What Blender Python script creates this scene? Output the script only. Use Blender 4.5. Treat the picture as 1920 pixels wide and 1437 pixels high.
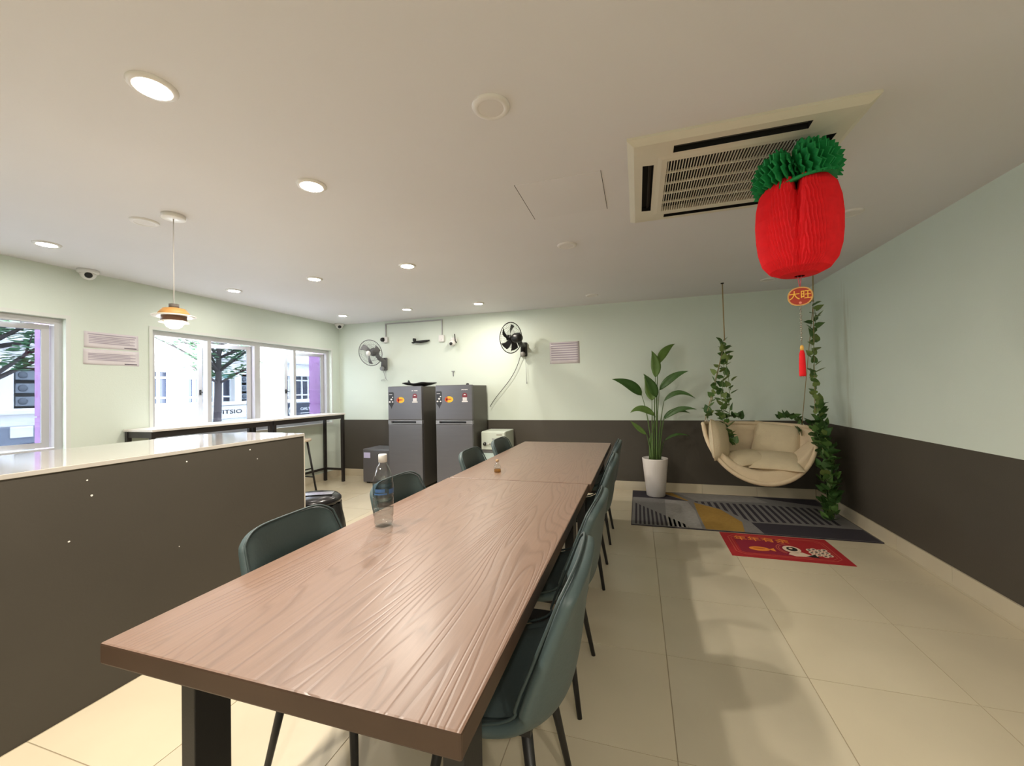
import bpy, bmesh, math, random
from mathutils import Vector, Matrix, Euler
random.seed(7)
for o in list(bpy.data.objects): bpy.data.objects.remove(o)
S = bpy.context.scene
COL = S.collection
PI = math.pi

# ------------------------------------------------------------------ camera
cam = bpy.data.cameras.new('camera'); cam_o = bpy.data.objects.new('camera', cam); COL.objects.link(cam_o)
cam.sensor_fit = 'HORIZONTAL'; cam.sensor_width = 36.0; cam.lens = 761.12 / 1920 * 36
cam.clip_start = 0.02; cam.clip_end = 300
# rows: world axes expressed in camera (right, down, forward)
RX = Vector((0.9551, -0.0248, -0.2953)); RY = Vector((0.2959, 0.0107, 0.9552)); RZ = Vector((-0.0205, -0.9996, 0.0176))
def axis(i, s): return Vector((RX[i], RY[i], RZ[i])) * s
cr, cu, cb = axis(0, 1), axis(1, -1), axis(2, -1)
cu = (cu - cr * cu.dot(cr)).normalized(); cr.normalize(); cb = cr.cross(cu)
cam_o.matrix_world = Matrix(((cr.x, cu.x, cb.x, 0), (cr.y, cu.y, cb.y, 0), (cr.z, cu.z, cb.z, 1.331), (0, 0, 0, 1)))
S.camera = cam_o

# ------------------------------------------------------------------ world, exposure
W = bpy.data.worlds.new('sky'); S.world = W; W.use_nodes = True
bg = W.node_tree.nodes['Background']; bg.inputs[0].default_value = (0.86, 0.93, 1.0, 1); bg.inputs[1].default_value = 6.5
S.view_settings.view_transform = 'Standard'; S.view_settings.look = 'None'
S.view_settings.gamma = 1; S.view_settings.use_curve_mapping = False
S.view_settings.exposure = 1.6
LAMP = 430.0            # radiance of a lit downlight
LAMP_COL = (1.0, 0.915, 0.79)

# ------------------------------------------------------------------ helpers
def srgb(r, g, b):
    f = lambda c: (c / 255 / 12.92) if c / 255 <= 0.04045 else ((c / 255 + 0.055) / 1.055) ** 2.4
    return (f(r), f(g), f(b))

MATS = {}
def mat(name, col=(0.8, 0.8, 0.8), rough=0.5, metal=0.0, noise=0.0, nscale=8.0, bump=0.0, bscale=60.0,
        spec=0.5, emit=None, estr=0.0, coat=0.0, stretch=None, trans=0.0, ior=1.45):
    if name in MATS: return MATS[name]
    m = bpy.data.materials.new(name); m.use_nodes = True; MATS[name] = m
    nt = m.node_tree; N = nt.nodes; L = nt.links; b = N['Principled BSDF']
    b.inputs['Base Color'].default_value = (*col, 1); b.inputs['Roughness'].default_value = rough
    b.inputs['Metallic'].default_value = metal; b.inputs['Specular IOR Level'].default_value = spec
    b.inputs['Coat Weight'].default_value = coat; b.inputs['Coat Roughness'].default_value = 0.1
    b.inputs['Transmission Weight'].default_value = trans; b.inputs['IOR'].default_value = ior
    if emit: b.inputs['Emission Color'].default_value = (*emit, 1); b.inputs['Emission Strength'].default_value = estr
    tc = N.new('ShaderNodeTexCoord'); mp = N.new('ShaderNodeMapping'); L.new(tc.outputs['Object'], mp.inputs[0])
    if stretch: mp.inputs['Scale'].default_value = stretch
    nz = N.new('ShaderNodeTexNoise'); nz.inputs['Scale'].default_value = nscale; nz.inputs['Detail'].default_value = 4
    L.new(mp.outputs[0], nz.inputs['Vector'])
    mx = N.new('ShaderNodeMix'); mx.data_type = 'RGBA'
    k = max(noise, 0.02)
    mx.inputs['A'].default_value = (*[c * (1 - k) for c in col], 1)
    mx.inputs['B'].default_value = (*[min(1, c * (1 + k)) for c in col], 1)
    L.new(nz.outputs['Fac'], mx.inputs['Factor']); L.new(mx.outputs['Result'], b.inputs['Base Color'])
    if bump:
        n2 = N.new('ShaderNodeTexNoise'); n2.inputs['Scale'].default_value = bscale; n2.inputs['Detail'].default_value = 3
        L.new(mp.outputs[0], n2.inputs['Vector'])
        bp = N.new('ShaderNodeBump'); bp.inputs['Strength'].default_value = bump; bp.inputs['Distance'].default_value = 0.01
        L.new(n2.outputs['Fac'], bp.inputs['Height']); L.new(bp.outputs[0], b.inputs['Normal'])
    return m

class MB:
    def __init__(s): s.v = []; s.f = []; s.mi = []; s.sm = []
    def add(s, vs, fs, mi=0, M=None, smooth=False):
        o = len(s.v)
        for p in vs:
            p = Vector(p); s.v.append(tuple(M @ p) if M else tuple(p))
        for f in fs: s.f.append(tuple(i + o for i in f)); s.mi.append(mi); s.sm.append(smooth)
    def box(s, a, b, mi=0, M=None):
        x0, y0, z0 = a; x1, y1, z1 = b
        vs = [(x0, y0, z0), (x1, y0, z0), (x1, y1, z0), (x0, y1, z0), (x0, y0, z1), (x1, y0, z1), (x1, y1, z1), (x0, y1, z1)]
        s.add(vs, [(0, 3, 2, 1), (4, 5, 6, 7), (0, 1, 5, 4), (1, 2, 6, 5), (2, 3, 7, 6), (3, 0, 4, 7)], mi, M)
    def cbox(s, c, d, mi=0, M=None):
        s.box([c[i] - d[i] / 2 for i in range(3)], [c[i] + d[i] / 2 for i in range(3)], mi, M)
    def lathe(s, prof, n=24, c=(0, 0, 0), mi=0, M=None, smooth=True, cap=True):
        vs = []; fs = []; idx = []
        for r, z in prof:
            if r < 1.1e-3 and (r, z) in (prof[0], prof[-1]): idx.append([len(vs)] * n); vs.append((c[0], c[1], c[2] + z))
            else:
                idx.append([len(vs) + j for j in range(n)])
                for j in range(n): a = 2 * PI * j / n; vs.append((c[0] + r * math.cos(a), c[1] + r * math.sin(a), c[2] + z))
        for i in range(len(prof) - 1):
            A, B = idx[i], idx[i + 1]
            for j in range(n):
                j2 = (j + 1) % n; f = []
                for q in (A[j], A[j2], B[j2], B[j]):
                    if q not in f: f.append(q)
                if len(f) > 2: fs.append(tuple(f))
        if cap:
            if prof[0][0] > 1.1e-3: fs.append(tuple(idx[0])[::-1])
            if prof[-1][0] > 1.1e-3: fs.append(tuple(idx[-1]))
        s.add(vs, fs, mi, M, smooth)
    def tube(s, path, r, n=8, mi=0, M=None, closed=False, smooth=True):
        P = [Vector(p) for p in path]; k = len(P)
        rr = r if isinstance(r, (list, tuple)) else [r] * k
        vs = []; fs = []; up = None
        for i in range(k):
            if closed: t = P[(i + 1) % k] - P[i - 1]
            else: t = P[min(i + 1, k - 1)] - P[max(i - 1, 0)]
            t = t.normalized() if t.length > 1e-9 else Vector((0, 0, 1))
            if up is None:
                up = Vector((0, 0, 1)) if abs(t.z) < 0.9 else Vector((1, 0, 0))
            a = (up - t * up.dot(t)); a = a.normalized() if a.length > 1e-6 else t.orthogonal().normalized(); up = a
            b = t.cross(a)
            for j in range(n):
                q = 2 * PI * j / n; vs.append(P[i] + (a * math.cos(q) + b * math.sin(q)) * rr[i])
        for i in range(k if closed else k - 1):
            i2 = (i + 1) % k
            for j in range(n):
                j2 = (j + 1) % n; fs.append((i * n + j, i * n + j2, i2 * n + j2, i2 * n + j))
        if not closed:
            fs.append(tuple(range(n))[::-1]); fs.append(tuple((k - 1) * n + j for j in range(n)))
        s.add(vs, fs, mi, M, smooth)
    def prism(s, poly, z0, z1, mi=0, M=None):
        n = len(poly)
        area = sum(poly[i][0] * poly[(i + 1) % n][1] - poly[(i + 1) % n][0] * poly[i][1] for i in range(n))
        if area < 0: poly = poly[::-1]
        vs = [(x, y, z0) for x, y in poly] + [(x, y, z1) for x, y in poly]
        fs = [tuple(range(n))[::-1], tuple(range(n, 2 * n))] + [(i, (i + 1) % n, n + (i + 1) % n, n + i) for i in range(n)]
        s.add(vs, fs, mi, M)
    def grid(s, fn, nu, nv, mi=0, M=None, smooth=True):
        vs = [fn(i / nu, j / nv) for i in range(nu + 1) for j in range(nv + 1)]
        fs = [(i * (nv + 1) + j, (i + 1) * (nv + 1) + j, (i + 1) * (nv + 1) + j + 1, i * (nv + 1) + j + 1) for i in range(nu) for j in range(nv)]
        s.add(vs, fs, mi, M, smooth)
    def mesh(s, name, m):
        me = bpy.data.meshes.new(name); me.from_pydata(s.v, [], s.f)
        for x in (m if isinstance(m, (list, tuple)) else [m]): me.materials.append(x)
        me.polygons.foreach_set('material_index', s.mi); me.polygons.foreach_set('use_smooth', s.sm)
        me.update(); return me
    def build(s, name, m, parent=None, loc=None, rot=None, bevel=0, seg=2):
        o = bpy.data.objects.new(name, s.mesh(name, m)); COL.objects.link(o)
        if parent: o.parent = parent
        if loc: o.location = loc
        if rot: o.rotation_euler = rot
        if bevel: bv(o, bevel, seg)
        return o
def bv(o, w, seg=2):
    b = o.modifiers.new('bevel', 'BEVEL'); b.width = w; b.segments = seg; b.limit_method = 'ANGLE'; b.angle_limit = 0.7
    return o
def tag(o, label=None, cat=None, group=None, kind=None):
    if label: o['label'] = label
    if cat: o['category'] = cat
    if group: o['group'] = group
    if kind: o['kind'] = kind
    return o
def empty(name, loc=(0, 0, 0), rz=0.0):
    o = bpy.data.objects.new(name, None); COL.objects.link(o); o.location = loc; o.rotation_euler = (0, 0, rz); o.empty_display_size = 0.05
    return o
def thing(name, label, cat, loc=(0, 0, 0), rz=0.0, group=None): return tag(empty(name, loc, rz), label, cat, group)
def link(name, me, parent=None, loc=(0, 0, 0), rot=(0, 0, 0), sc=None):
    o = bpy.data.objects.new(name, me); COL.objects.link(o); o.parent = parent; o.location = loc; o.rotation_euler = rot
    if sc: o.scale = sc if isinstance(sc, (tuple, list)) else (sc,) * 3
    return o
def copy_tree(o, parent=None):
    c = o.copy(); COL.objects.link(c); c.parent = parent
    for ch in [x for x in o.children]: copy_tree(ch, c)
    return c
def box1(name, a, b, m, parent=None, bevel=0): 
    q = MB(); q.box(a, b); return q.build(name, m, parent, bevel=bevel)
def text_mesh(body, size, depth=0.0005, bold=0.0):
    cu = bpy.data.curves.new('lettering', 'FONT'); cu.body = body; cu.size = size; cu.align_x = 'CENTER'; cu.align_y = 'CENTER'
    cu.extrude = depth; cu.offset = bold; cu.resolution_u = 3
    o = bpy.data.objects.new('lettering', cu); COL.objects.link(o)
    dg = bpy.context.evaluated_depsgraph_get(); me = bpy.data.meshes.new_from_object(o.evaluated_get(dg))
    bpy.data.objects.remove(o); return me
def frame_m(origin, ex, ey):
    ex = Vector(ex).normalized(); ey = Vector(ey); ey = (ey - ex * ey.dot(ex)).normalized(); ez = ex.cross(ey)
    return Matrix(((ex.x, ey.x, ez.x, origin[0]), (ex.y, ey.y, ez.y, origin[1]), (ex.z, ey.z, ez.z, origin[2]), (0, 0, 0, 1)))
def bez(p, n):
    p = [Vector(q) for q in p]; out = []
    for i in range(n + 1):
        t = i / n; a = p[:]
        while len(a) > 1: a = [a[j].lerp(a[j + 1], t) for j in range(len(a) - 1)]
        out.append(a[0])
    return out

# ------------------------------------------------------------------ dimensions of the room
XL, XR, YB, YF, ZC = -4.67, 1.945, 5.53, -2.6, 2.46
PAINT = 0.905

# wall paint: mint above, dark taupe dado below (two flat colours of paint), faint rolled relief
def wall_paint(name, dado=True, stain=False):
    m = bpy.data.materials.new(name); m.use_nodes = True; nt = m.node_tree; N = nt.nodes; L = nt.links; b = N['Principled BSDF']
    b.inputs['Roughness'].default_value = 0.55; b.inputs['Specular IOR Level'].default_value = 0.35
    g = N.new('ShaderNodeNewGeometry'); sp = N.new('ShaderNodeSeparateXYZ'); L.new(g.outputs['Position'], sp.inputs[0])
    nz = N.new('ShaderNodeTexNoise'); nz.inputs['Scale'].default_value = 1.3; nz.inputs['Detail'].default_value = 5; L.new(g.outputs['Position'], nz.inputs['Vector'])
    up = N.new('ShaderNodeMix'); up.data_type = 'RGBA'; L.new(nz.outputs['Fac'], up.inputs['Factor'])
    up.inputs['A'].default_value = (0.68, 0.755, 0.675, 1); up.inputs['B'].default_value = (0.73, 0.80, 0.72, 1)
    col = up.outputs['Result']
    if stain:
        # brown water run mark down the mint paint
        mp = N.new('ShaderNodeMapping'); mp.inputs['Scale'].default_value = (1, 9, 0.9); L.new(g.outputs['Position'], mp.inputs[0])
        n3 = N.new('ShaderNodeTexNoise'); n3.inputs['Scale'].default_value = 1.6; n3.inputs['Detail'].default_value = 4; L.new(mp.outputs[0], n3.inputs['Vector'])
        d = N.new('ShaderNodeMath'); d.operation = 'SUBTRACT'; d.inputs[1].default_value = 4.72; L.new(sp.outputs['Y'], d.inputs[0])
        a = N.new('ShaderNodeMath'); a.operation = 'ABSOLUTE'; L.new(d.outputs[0], a.inputs[0])
        r = N.new('ShaderNodeMapRange'); r.inputs[1].default_value = 0.0; r.inputs[2].default_value = 0.28; r.inputs[3].default_value = 1.0; r.inputs[4].default_value = 0.0; L.new(a.outputs[0], r.inputs[0])
        q = N.new('ShaderNodeMath'); q.operation = 'MULTIPLY'; L.new(n3.outputs['Fac'], q.inputs[0]); L.new(r.outputs[0], q.inputs[1])
        q2 = N.new('ShaderNodeMapRange'); q2.inputs[1].default_value = 0.40; q2.inputs[2].default_value = 0.62; q2.inputs[3].default_value = 0; q2.inputs[4].default_value = 0.55; L.new(q.outputs[0], q2.inputs[0])
        sm = N.new('ShaderNodeMix'); sm.data_type = 'RGBA'; sm.inputs['B'].default_value = (0.42, 0.42, 0.30, 1); L.new(col, sm.inputs['A']); L.new(q2.outputs[0], sm.inputs['Factor']); col = sm.outputs['Result']
    if dado:
        gt = N.new('ShaderNodeMath'); gt.operation = 'GREATER_THAN'; gt.inputs[1].default_value = PAINT; L.new(sp.outputs['Z'], gt.inputs[0])
        lo = N.new('ShaderNodeMix'); lo.data_type = 'RGBA'; L.new(nz.outputs['Fac'], lo.inputs['Factor'])
        lo.inputs['A'].default_value = (0.066, 0.057, 0.046, 1); lo.inputs['B'].default_value = (0.082, 0.071, 0.056, 1)
        mx = N.new('ShaderNodeMix'); mx.data_type = 'RGBA'; L.new(gt.outputs[0], mx.inputs['Factor']); L.new(lo.outputs['Result'], mx.inputs['A']); L.new(col, mx.inputs['B']); col = mx.outputs['Result']
    L.new(col, b.inputs['Base Color'])
    n2 = N.new('ShaderNodeTexNoise'); n2.inputs['Scale'].default_value = 90; n2.inputs['Detail'].default_value = 3; L.new(g.outputs['Position'], n2.inputs['Vector'])
    bp = N.new('ShaderNodeBump'); bp.inputs['Strength'].default_value = 0.08; bp.inputs['Distance'].default_value = 0.01; L.new(n2.outputs['Fac'], bp.inputs['Height']); L.new(bp.outputs[0], b.inputs['Normal'])
    return m
M_wall = wall_paint('mint paint over dark dado'); M_wallR = wall_paint('mint paint with run marks over dark dado', True, True); M_mint = wall_paint('mint paint', False)
M_dark = mat('dark taupe paint', (0.058, 0.050, 0.040), 0.5, noise=0.12, nscale=2.5, bump=0.05, bscale=80)
M_ceil = mat('white ceiling paint', (0.745, 0.735, 0.75), 0.8, noise=0.04, nscale=1.2, bump=0.05, bscale=70, spec=0.2)
M_tile = mat('cream porcelain tile', (0.60, 0.525, 0.385), 0.24, noise=0.10, nscale=2.2, spec=0.5)
M_tile2 = mat('cream porcelain tile, greyer', (0.575, 0.51, 0.385), 0.26, noise=0.12, nscale=2.6, spec=0.5)
M_grout = mat('dark cream grout', (0.36, 0.30, 0.21), 0.9, noise=0.1)
M_white = mat('white plastic', (0.80, 0.79, 0.77), 0.4)
M_black = mat('black plastic', (0.012, 0.012, 0.013), 0.4)
M_blackm = mat('black powder coated metal', (0.014, 0.013, 0.013), 0.45, bump=0.03, bscale=200)
M_grey = mat('grey plastic', (0.30, 0.31, 0.32), 0.45)
M_chrome = mat('chrome', (0.75, 0.75, 0.76), 0.15, 1.0)
M_alu = mat('light grey aluminium frame', (0.55, 0.55, 0.56), 0.4, 0.25)
M_quartz = mat('glossy cream counter stone', (0.46, 0.425, 0.385), 0.07, noise=0.03, nscale=30, coat=0.6)
M_lit = mat('lit lamp diffuser', (1, 1, 1), 0.5, emit=LAMP_COL, estr=LAMP)
M_lit2 = mat('lit cool lamp diffuser', (1, 1, 1), 0.5, emit=(1.0, 0.93, 0.86), estr=LAMP * 0.15)
M_lit3 = mat('lit dimmer warm lamp diffuser', (1, 1, 1), 0.5, emit=LAMP_COL, estr=LAMP * 0.45)
M_gold = mat('gold print', (0.75, 0.42, 0.08), 0.45)
M_redp = mat('red print', (0.42, 0.015, 0.02), 0.6, noise=0.1, nscale=40)

# ------------------------------------------------------------------ structure
fl = box1('floor', (XL - 0.1, YF - 0.1, -0.1), (XR + 0.1, YB + 0.1, -0.002), M_grout); tag(fl, kind='structure')
TX, TY, PT = 0.103, 2.766, 0.602
def tile_mesh(w, h, m):
    q = MB(); q.box((-w / 2, -h / 2, -0.010), (w / 2, h / 2, 0)); return q.mesh('tile', m)
tmeshes = {}
xs = sorted([TX + PT * k for k in range(-9, 4)]); ys = sorted([TY + 0.6 * k for k in range(-10, 6)])
k = 0
for i in range(len(xs)):
    for j in range(len(ys)):
        x0, x1 = max(xs[i], XL), min(xs[i] + PT, XR); y0, y1 = max(ys[j], YF), min(ys[j] + 0.6, YB)
        if x1 - x0 < 0.01 or y1 - y0 < 0.01: continue
        w, h = round(x1 - x0 - 0.004, 4), round(y1 - y0 - 0.004, 4); k += 1
        key = (w, h, (i * 7 + j * 3) % 3 == 0)
        if key not in tmeshes: tmeshes[key] = tile_mesh(w, h, M_tile2 if key[2] else M_tile)
        link('floor_tile', tmeshes[key], fl, ((x0 + x1) / 2, (y0 + y1) / 2, 0))
tag(box1('ceiling', (XL - 0.15, YF - 0.15, ZC), (XR + 0.15, YB + 0.15, ZC + 0.12), M_ceil), kind='structure')
tag(box1('wall_back', (XL - 0.15, YB, 0), (XR + 0.15, YB + 0.15, ZC), M_wall), kind='structure')
tag(box1('wall_right', (XR, YF - 0.15, 0), (XR + 0.15, YB, ZC), M_wallR), kind='structure')
tag(box1('wall_front', (XL - 0.15, YF - 0.15, 0), (XR, YF, ZC), M_wall), kind='structure')
WZ0, WZ1 = 0.87, 2.02
WIN = [(0.85, 2.185), (2.835, 5.335)]
q = MB(); xo = XL - 0.16
q.box((xo, YF, 0), (XL, YB, WZ0)); q.box((xo, YF, WZ1), (XL, YB, ZC))
q.box((xo, YF, WZ0), (XL, WIN[0][0], WZ1)); q.box((xo, WIN[0][1], WZ0), (XL, WIN[1][0], WZ1)); q.box((xo, WIN[1][1], WZ0), (XL, YB, WZ1))
tag(q.build('wall_left', M_mint), kind='structure')
# tile skirting, laid in 0.6 m pieces
def skirting(name, a, b, n):
    a = Vector(a); b = Vector(b); n = Vector(n) * 0.012; L_ = (b - a).length; d = (b - a).normalized(); root = empty(name); tag(root, kind='structure')
    s = 0.0
    while s < L_ - 0.02:
        e = min(s + 0.6, L_); p = a + d * (s + 0.001); r = a + d * (e - 0.001)
        q = MB(); q.add([p, r, r + n, p + n, p + Vector((0, 0, 0.113)), r + Vector((0, 0, 0.113)), r + n + Vector((0, 0, 0.113)), p + n + Vector((0, 0, 0.113))],
                        [(0, 1, 2, 3), (7, 6, 5, 4), (0, 4, 5, 1), (1, 5, 6, 2), (2, 6, 7, 3), (3, 7, 4, 0)])
        o = q.build('skirting_tile', M_tile2 if int(s / 0.6) % 2 else M_tile, root); s = e
        bm = bmesh.new(); bm.from_mesh(o.data); bmesh.ops.recalc_face_normals(bm, faces=bm.faces); bm.to_mesh(o.data); bm.free()
skirting('baseboard_back', (XL, YB, 0), (XR, YB, 0), (0, -1, 0))
skirting('baseboard_right', (XR, YF, 0), (XR, YB - 0.012, 0), (-1, 0, 0))
skirting('baseboard_left', (XL, YF, 0), (XL, YB - 0.012, 0), (1, 0, 0))

# partition counter between kitchen side and dining table
CX0, CX1, CY0, CY1, CZ = -3.12, -2.308, -1.6, 2.36, 1.05
pt = thing('partition_counter', 'dark half-height partition counter with glossy cream stone top left of the table', 'counter', (0, 0, 0))
box1('body', (CX0 + 0.03, CY0, 0), (CX1, CY1 - 0.006, CZ - 0.02), M_dark, pt)
q = MB(); r = 0.30; poly = [(CX1 + 0.004, CY0), (CX1 + 0.004, CY1)]
for i in range(9):
    a = PI / 2 * i / 8; poly.append((CX0 + r - r * math.sin(a), CY1 + 0.02 - r + r * math.cos(a)))
poly.append((CX0, CY0)); q.prism(poly, CZ - 0.02, CZ); q.build('counter_top', M_quartz, pt, bevel=0.002)
box1('corner_trim', (CX1 - 0.02, CY1 - 0.006, 0), (CX1 + 0.003, CY1, CZ - 0.02), mat('cream edge trim', (0.6, 0.55, 0.47), 0.4), pt)
M_chip = mat('bare plaster chip', (0.75, 0.73, 0.7), 0.8)
for (y, z, r) in [(1.165, 0.905, .006), (1.56, 0.985, .0045), (1.15, .975, .004), (1.93, .995, .005), (1.98, .93, .004), (1.09, .73, .004), (1.52, .55, .003)]:
    q = MB(); q.prism([(r * math.cos(a * PI / 3) * (0.7 + 0.5 * random.random()), r * math.sin(a * PI / 3) * (0.7 + 0.4 * random.random())) for a in range(6)], 0, 0.0006, M=frame_m((CX1, y, z), (0, 1, 0), (0, 0, 1)))
    q.build('paint_chip', M_chip, pt)

# ------------------------------------------------------------------ windows
def tinted(name, T, g0=0.04, gk=0.6):
    m = bpy.data.materials.new(name); m.use_nodes = True; N = m.node_tree.nodes; L = m.node_tree.links; N.clear()
    out = N.new('ShaderNodeOutputMaterial'); tr = N.new('ShaderNodeBsdfTransparent'); tr.inputs[0].default_value = (*T, 1)
    gl = N.new('ShaderNodeBsdfGlossy'); gl.inputs['Roughness'].default_value = 0.02; lw = N.new('ShaderNodeLayerWeight'); lw.inputs[0].default_value = 0.5
    pw = N.new('ShaderNodeMath'); pw.operation = 'POWER'; pw.inputs[1].default_value = 4.0; L.new(lw.outputs['Facing'], pw.inputs[0])
    fr = N.new('ShaderNodeMath'); fr.operation = 'MULTIPLY_ADD'; fr.inputs[1].default_value = gk; fr.inputs[2].default_value = g0; L.new(pw.outputs[0], fr.inputs[0])
    mx = N.new('ShaderNodeMixShader'); L.new(fr.outputs[0], mx.inputs[0]); L.new(tr.outputs[0], mx.inputs[1]); L.new(gl.outputs[0], mx.inputs[2]); L.new(mx.outputs[0], out.inputs[0])
    return m
M_tint = tinted('blue grey tinted window glass', (0.34, 0.355, 0.38)); M_tint.name = 'tinted glass'
M_clear = tinted('clear glass', (0.93, 0.94, 0.94))
def frame_ring(y0, y1, z0, z1, x, w, d):
    q = MB(); q.box((x - d / 2, y0, z0), (x + d / 2, y1, z0 + w)); q.box((x - d / 2, y0, z1 - w), (x + d / 2, y1, z1))
    q.box((x - d / 2, y0, z0 + w), (x + d / 2, y0 + w, z1 - w)); q.box((x - d / 2, y1 - w, z0 + w), (x + d / 2, y1, z1 - w)); return q
def sash(root, hinge_y, width, ang, z0, z1, x, right, handle=True):
    # a casement leaf hinged at hinge_y and swung outwards (towards -x)
    e = empty('sash', (x, hinge_y, 0), (ang if not right else -ang)); e.parent = root
    s = -1 if right else 1; y0, y1 = sorted((0, s * width))
    frame_ring(y0, y1, z0, z1, 0, 0.045, 0.03).build('sash_frame', M_alu, e)
    box1('pane', (-0.003, y0 + 0.044, z0 + 0.044), (0.003, y1 - 0.044, z1 - 0.044), M_tint, e)
    if handle:
        yy = s * (width - 0.022); q = MB(); q.cbox((0.022, yy, 1.38), (0.014, 0.02, 0.06)); q.tube([(0.03, yy, 1.385), (0.045, yy - s * 0.04, 1.375), (0.045, yy - s * 0.10, 1.37)], 0.006, 6)
        q.build('handle', M_blackm if right else M_white, e)
XW = XL - 0.08
def window(name, y0, y1, mulls, thick, leaves):
    root = empty(name); tag(root, kind='structure')
    frame_ring(y0, y1, WZ0, WZ1, XW, 0.05, 0.07).build('window_frame', M_alu, root)
    for y in mulls: box1('mullion', (XW - 0.035, y - 0.022, WZ0 + 0.05), (XW + 0.035, y + 0.022, WZ1 - 0.05), M_alu, root)
    for y in thick: box1('mullion', (XW - 0.035, y - 0.04, WZ0 + 0.05), (XW + 0.035, y + 0.04, WZ1 - 0.05), M_alu, root)
    for lf in leaves: sash(root, *lf)
    q = MB(); q.box((XW + 0.035, y0, WZ0), (XL + 0.012, y1, WZ0 + 0.012)); q.build('window_sill', M_white, root)
    return root
z0, z1 = WZ0 + 0.055, WZ1 - 0.055
window('window_1', WIN[0][0], WIN[0][1], [1.52], [], [
    (WIN[0][1] - 0.055, 0.59, 0.20, z0, z1, XW - 0.03, True)])
window('window_2', WIN[1][0], WIN[1][1], [3.44, 4.66], [4.06], [
    (WIN[1][0] + 0.055, 0.54, 1.00, z0, z1, XW - 0.03, False, False), (4.015, 0.545, 0.50, z0, z1, XW - 0.03, True, True),
    (4.105, 0.50, 0.84, z0, z1, XW - 0.03, False, False), (WIN[1][1] - 0.055, 0.60, 0.33, z0, z1, XW - 0.03, True, True)])
M_reveal = mat('white plaster reveal', (0.72, 0.75, 0.71), 0.6)
for i, (y0, y1) in enumerate(WIN):
    q = frame_ring(y0 - 0.03, y1 + 0.03, WZ0 - 0.03, WZ1 + 0.03, XL + 0.004, 0.03, 0.008)
    tag(q.build('trim_%d' % (i + 1), M_reveal), kind='structure')
M_pink = mat('pink outside paint', (0.76, 0.42, 0.78), 0.7, noise=0.06)
for i, (y0, y1) in enumerate([(2.20, 2.50), (5.37, 5.75)]):
    q = MB(); q.box((-5.14, y0, -3.5), (XL - 0.165, y1, 1.17)); q.box((-5.14, y0, 1.185), (XL - 0.165, y1, 4.5)); q.box((-5.13, y0 + 0.01, 1.16), (XL - 0.165, y1 - 0.01, 1.19))
    tag(q.build('trim_%d' % (i + 3), M_pink), kind='structure')
# ------------------------------------------------------------------ dining tables
def wood():
    m = bpy.data.materials.new('brown grained wood'); m.use_nodes = True; nt = m.node_tree; N = nt.nodes; L = nt.links; b = N['Principled BSDF']
    g = N.new('ShaderNodeTexCoord'); mp = N.new('ShaderNodeMapping'); mp.inputs['Scale'].default_value = (1, 0.075, 1); L.new(g.outputs['Object'], mp.inputs[0])
    nz = N.new('ShaderNodeTexNoise'); nz.inputs['Scale'].default_value = 3.2; nz.inputs['Detail'].default_value = 2; nz.inputs['Distortion'].default_value = 0.3; L.new(mp.outputs[0], nz.inputs['Vector'])
    w = N.new('ShaderNodeMath'); w.operation = 'MULTIPLY'; w.inputs[1].default_value = 54; L.new(nz.outputs['Fac'], w.inputs[0])
    fr = N.new('ShaderNodeMath'); fr.operation = 'PINGPONG'; fr.inputs[1].default_value = 0.5; L.new(w.outputs[0], fr.inputs[0])
    ra = N.new('ShaderNodeMapRange'); ra.inputs[1].default_value = 0.0; ra.inputs[2].default_value = 0.22; ra.inputs[3].default_value = 0; ra.inputs[4].default_value = 1; L.new(fr.outputs[0], ra.inputs[0])
    m2 = N.new('ShaderNodeMapping'); m2.inputs['Scale'].default_value = (60, 2.5, 60); L.new(g.outputs['Object'], m2.inputs[0])
    n2 = N.new('ShaderNodeTexNoise'); n2.inputs['Scale'].default_value = 2.5; n2.inputs['Detail'].default_value = 4; L.new(m2.outputs[0], n2.inputs['Vector'])
    c1 = N.new('ShaderNodeMix'); c1.data_type = 'RGBA'; c1.inputs['A'].default_value = (0.205, 0.122, 0.086, 1); c1.inputs['B'].default_value = (0.255, 0.156, 0.112, 1); L.new(ra.outputs[0], c1.inputs['Factor'])
    c2 = N.new('ShaderNodeMix'); c2.data_type = 'RGBA'; c2.blend_type = 'MULTIPLY'; c2.inputs['Factor'].default_value = 0.35; L.new(c1.outputs['Result'], c2.inputs['A']); L.new(n2.outputs['Fac'], c2.inputs['B'])
    L.new(c2.outputs['Result'], b.inputs['Base Color'])
    hs = N.new('ShaderNodeMath'); hs.operation = 'MULTIPLY_ADD'; hs.inputs[1].default_value = 0.35; L.new(n2.outputs['Fac'], hs.inputs[0]); L.new(ra.outputs[0], hs.inputs[2])
    bp = N.new('ShaderNodeBump'); bp.inputs['Strength'].default_value = 0.24; bp.inputs['Distance'].default_value = 0.0015; L.new(hs.outputs[0], bp.inputs['Height']); L.new(bp.outputs[0], b.inputs['Normal'])
    b.inputs['Roughness'].default_value = 0.36; b.inputs['Specular IOR Level'].default_value = 0.6
    return m
M_wood = wood(); M_edge = mat('dark brown table edge', (0.065, 0.036, 0.022), 0.5, noise=0.25, nscale=6)  # edge: a darker brown for the side faces of the tabletop slab
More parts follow.
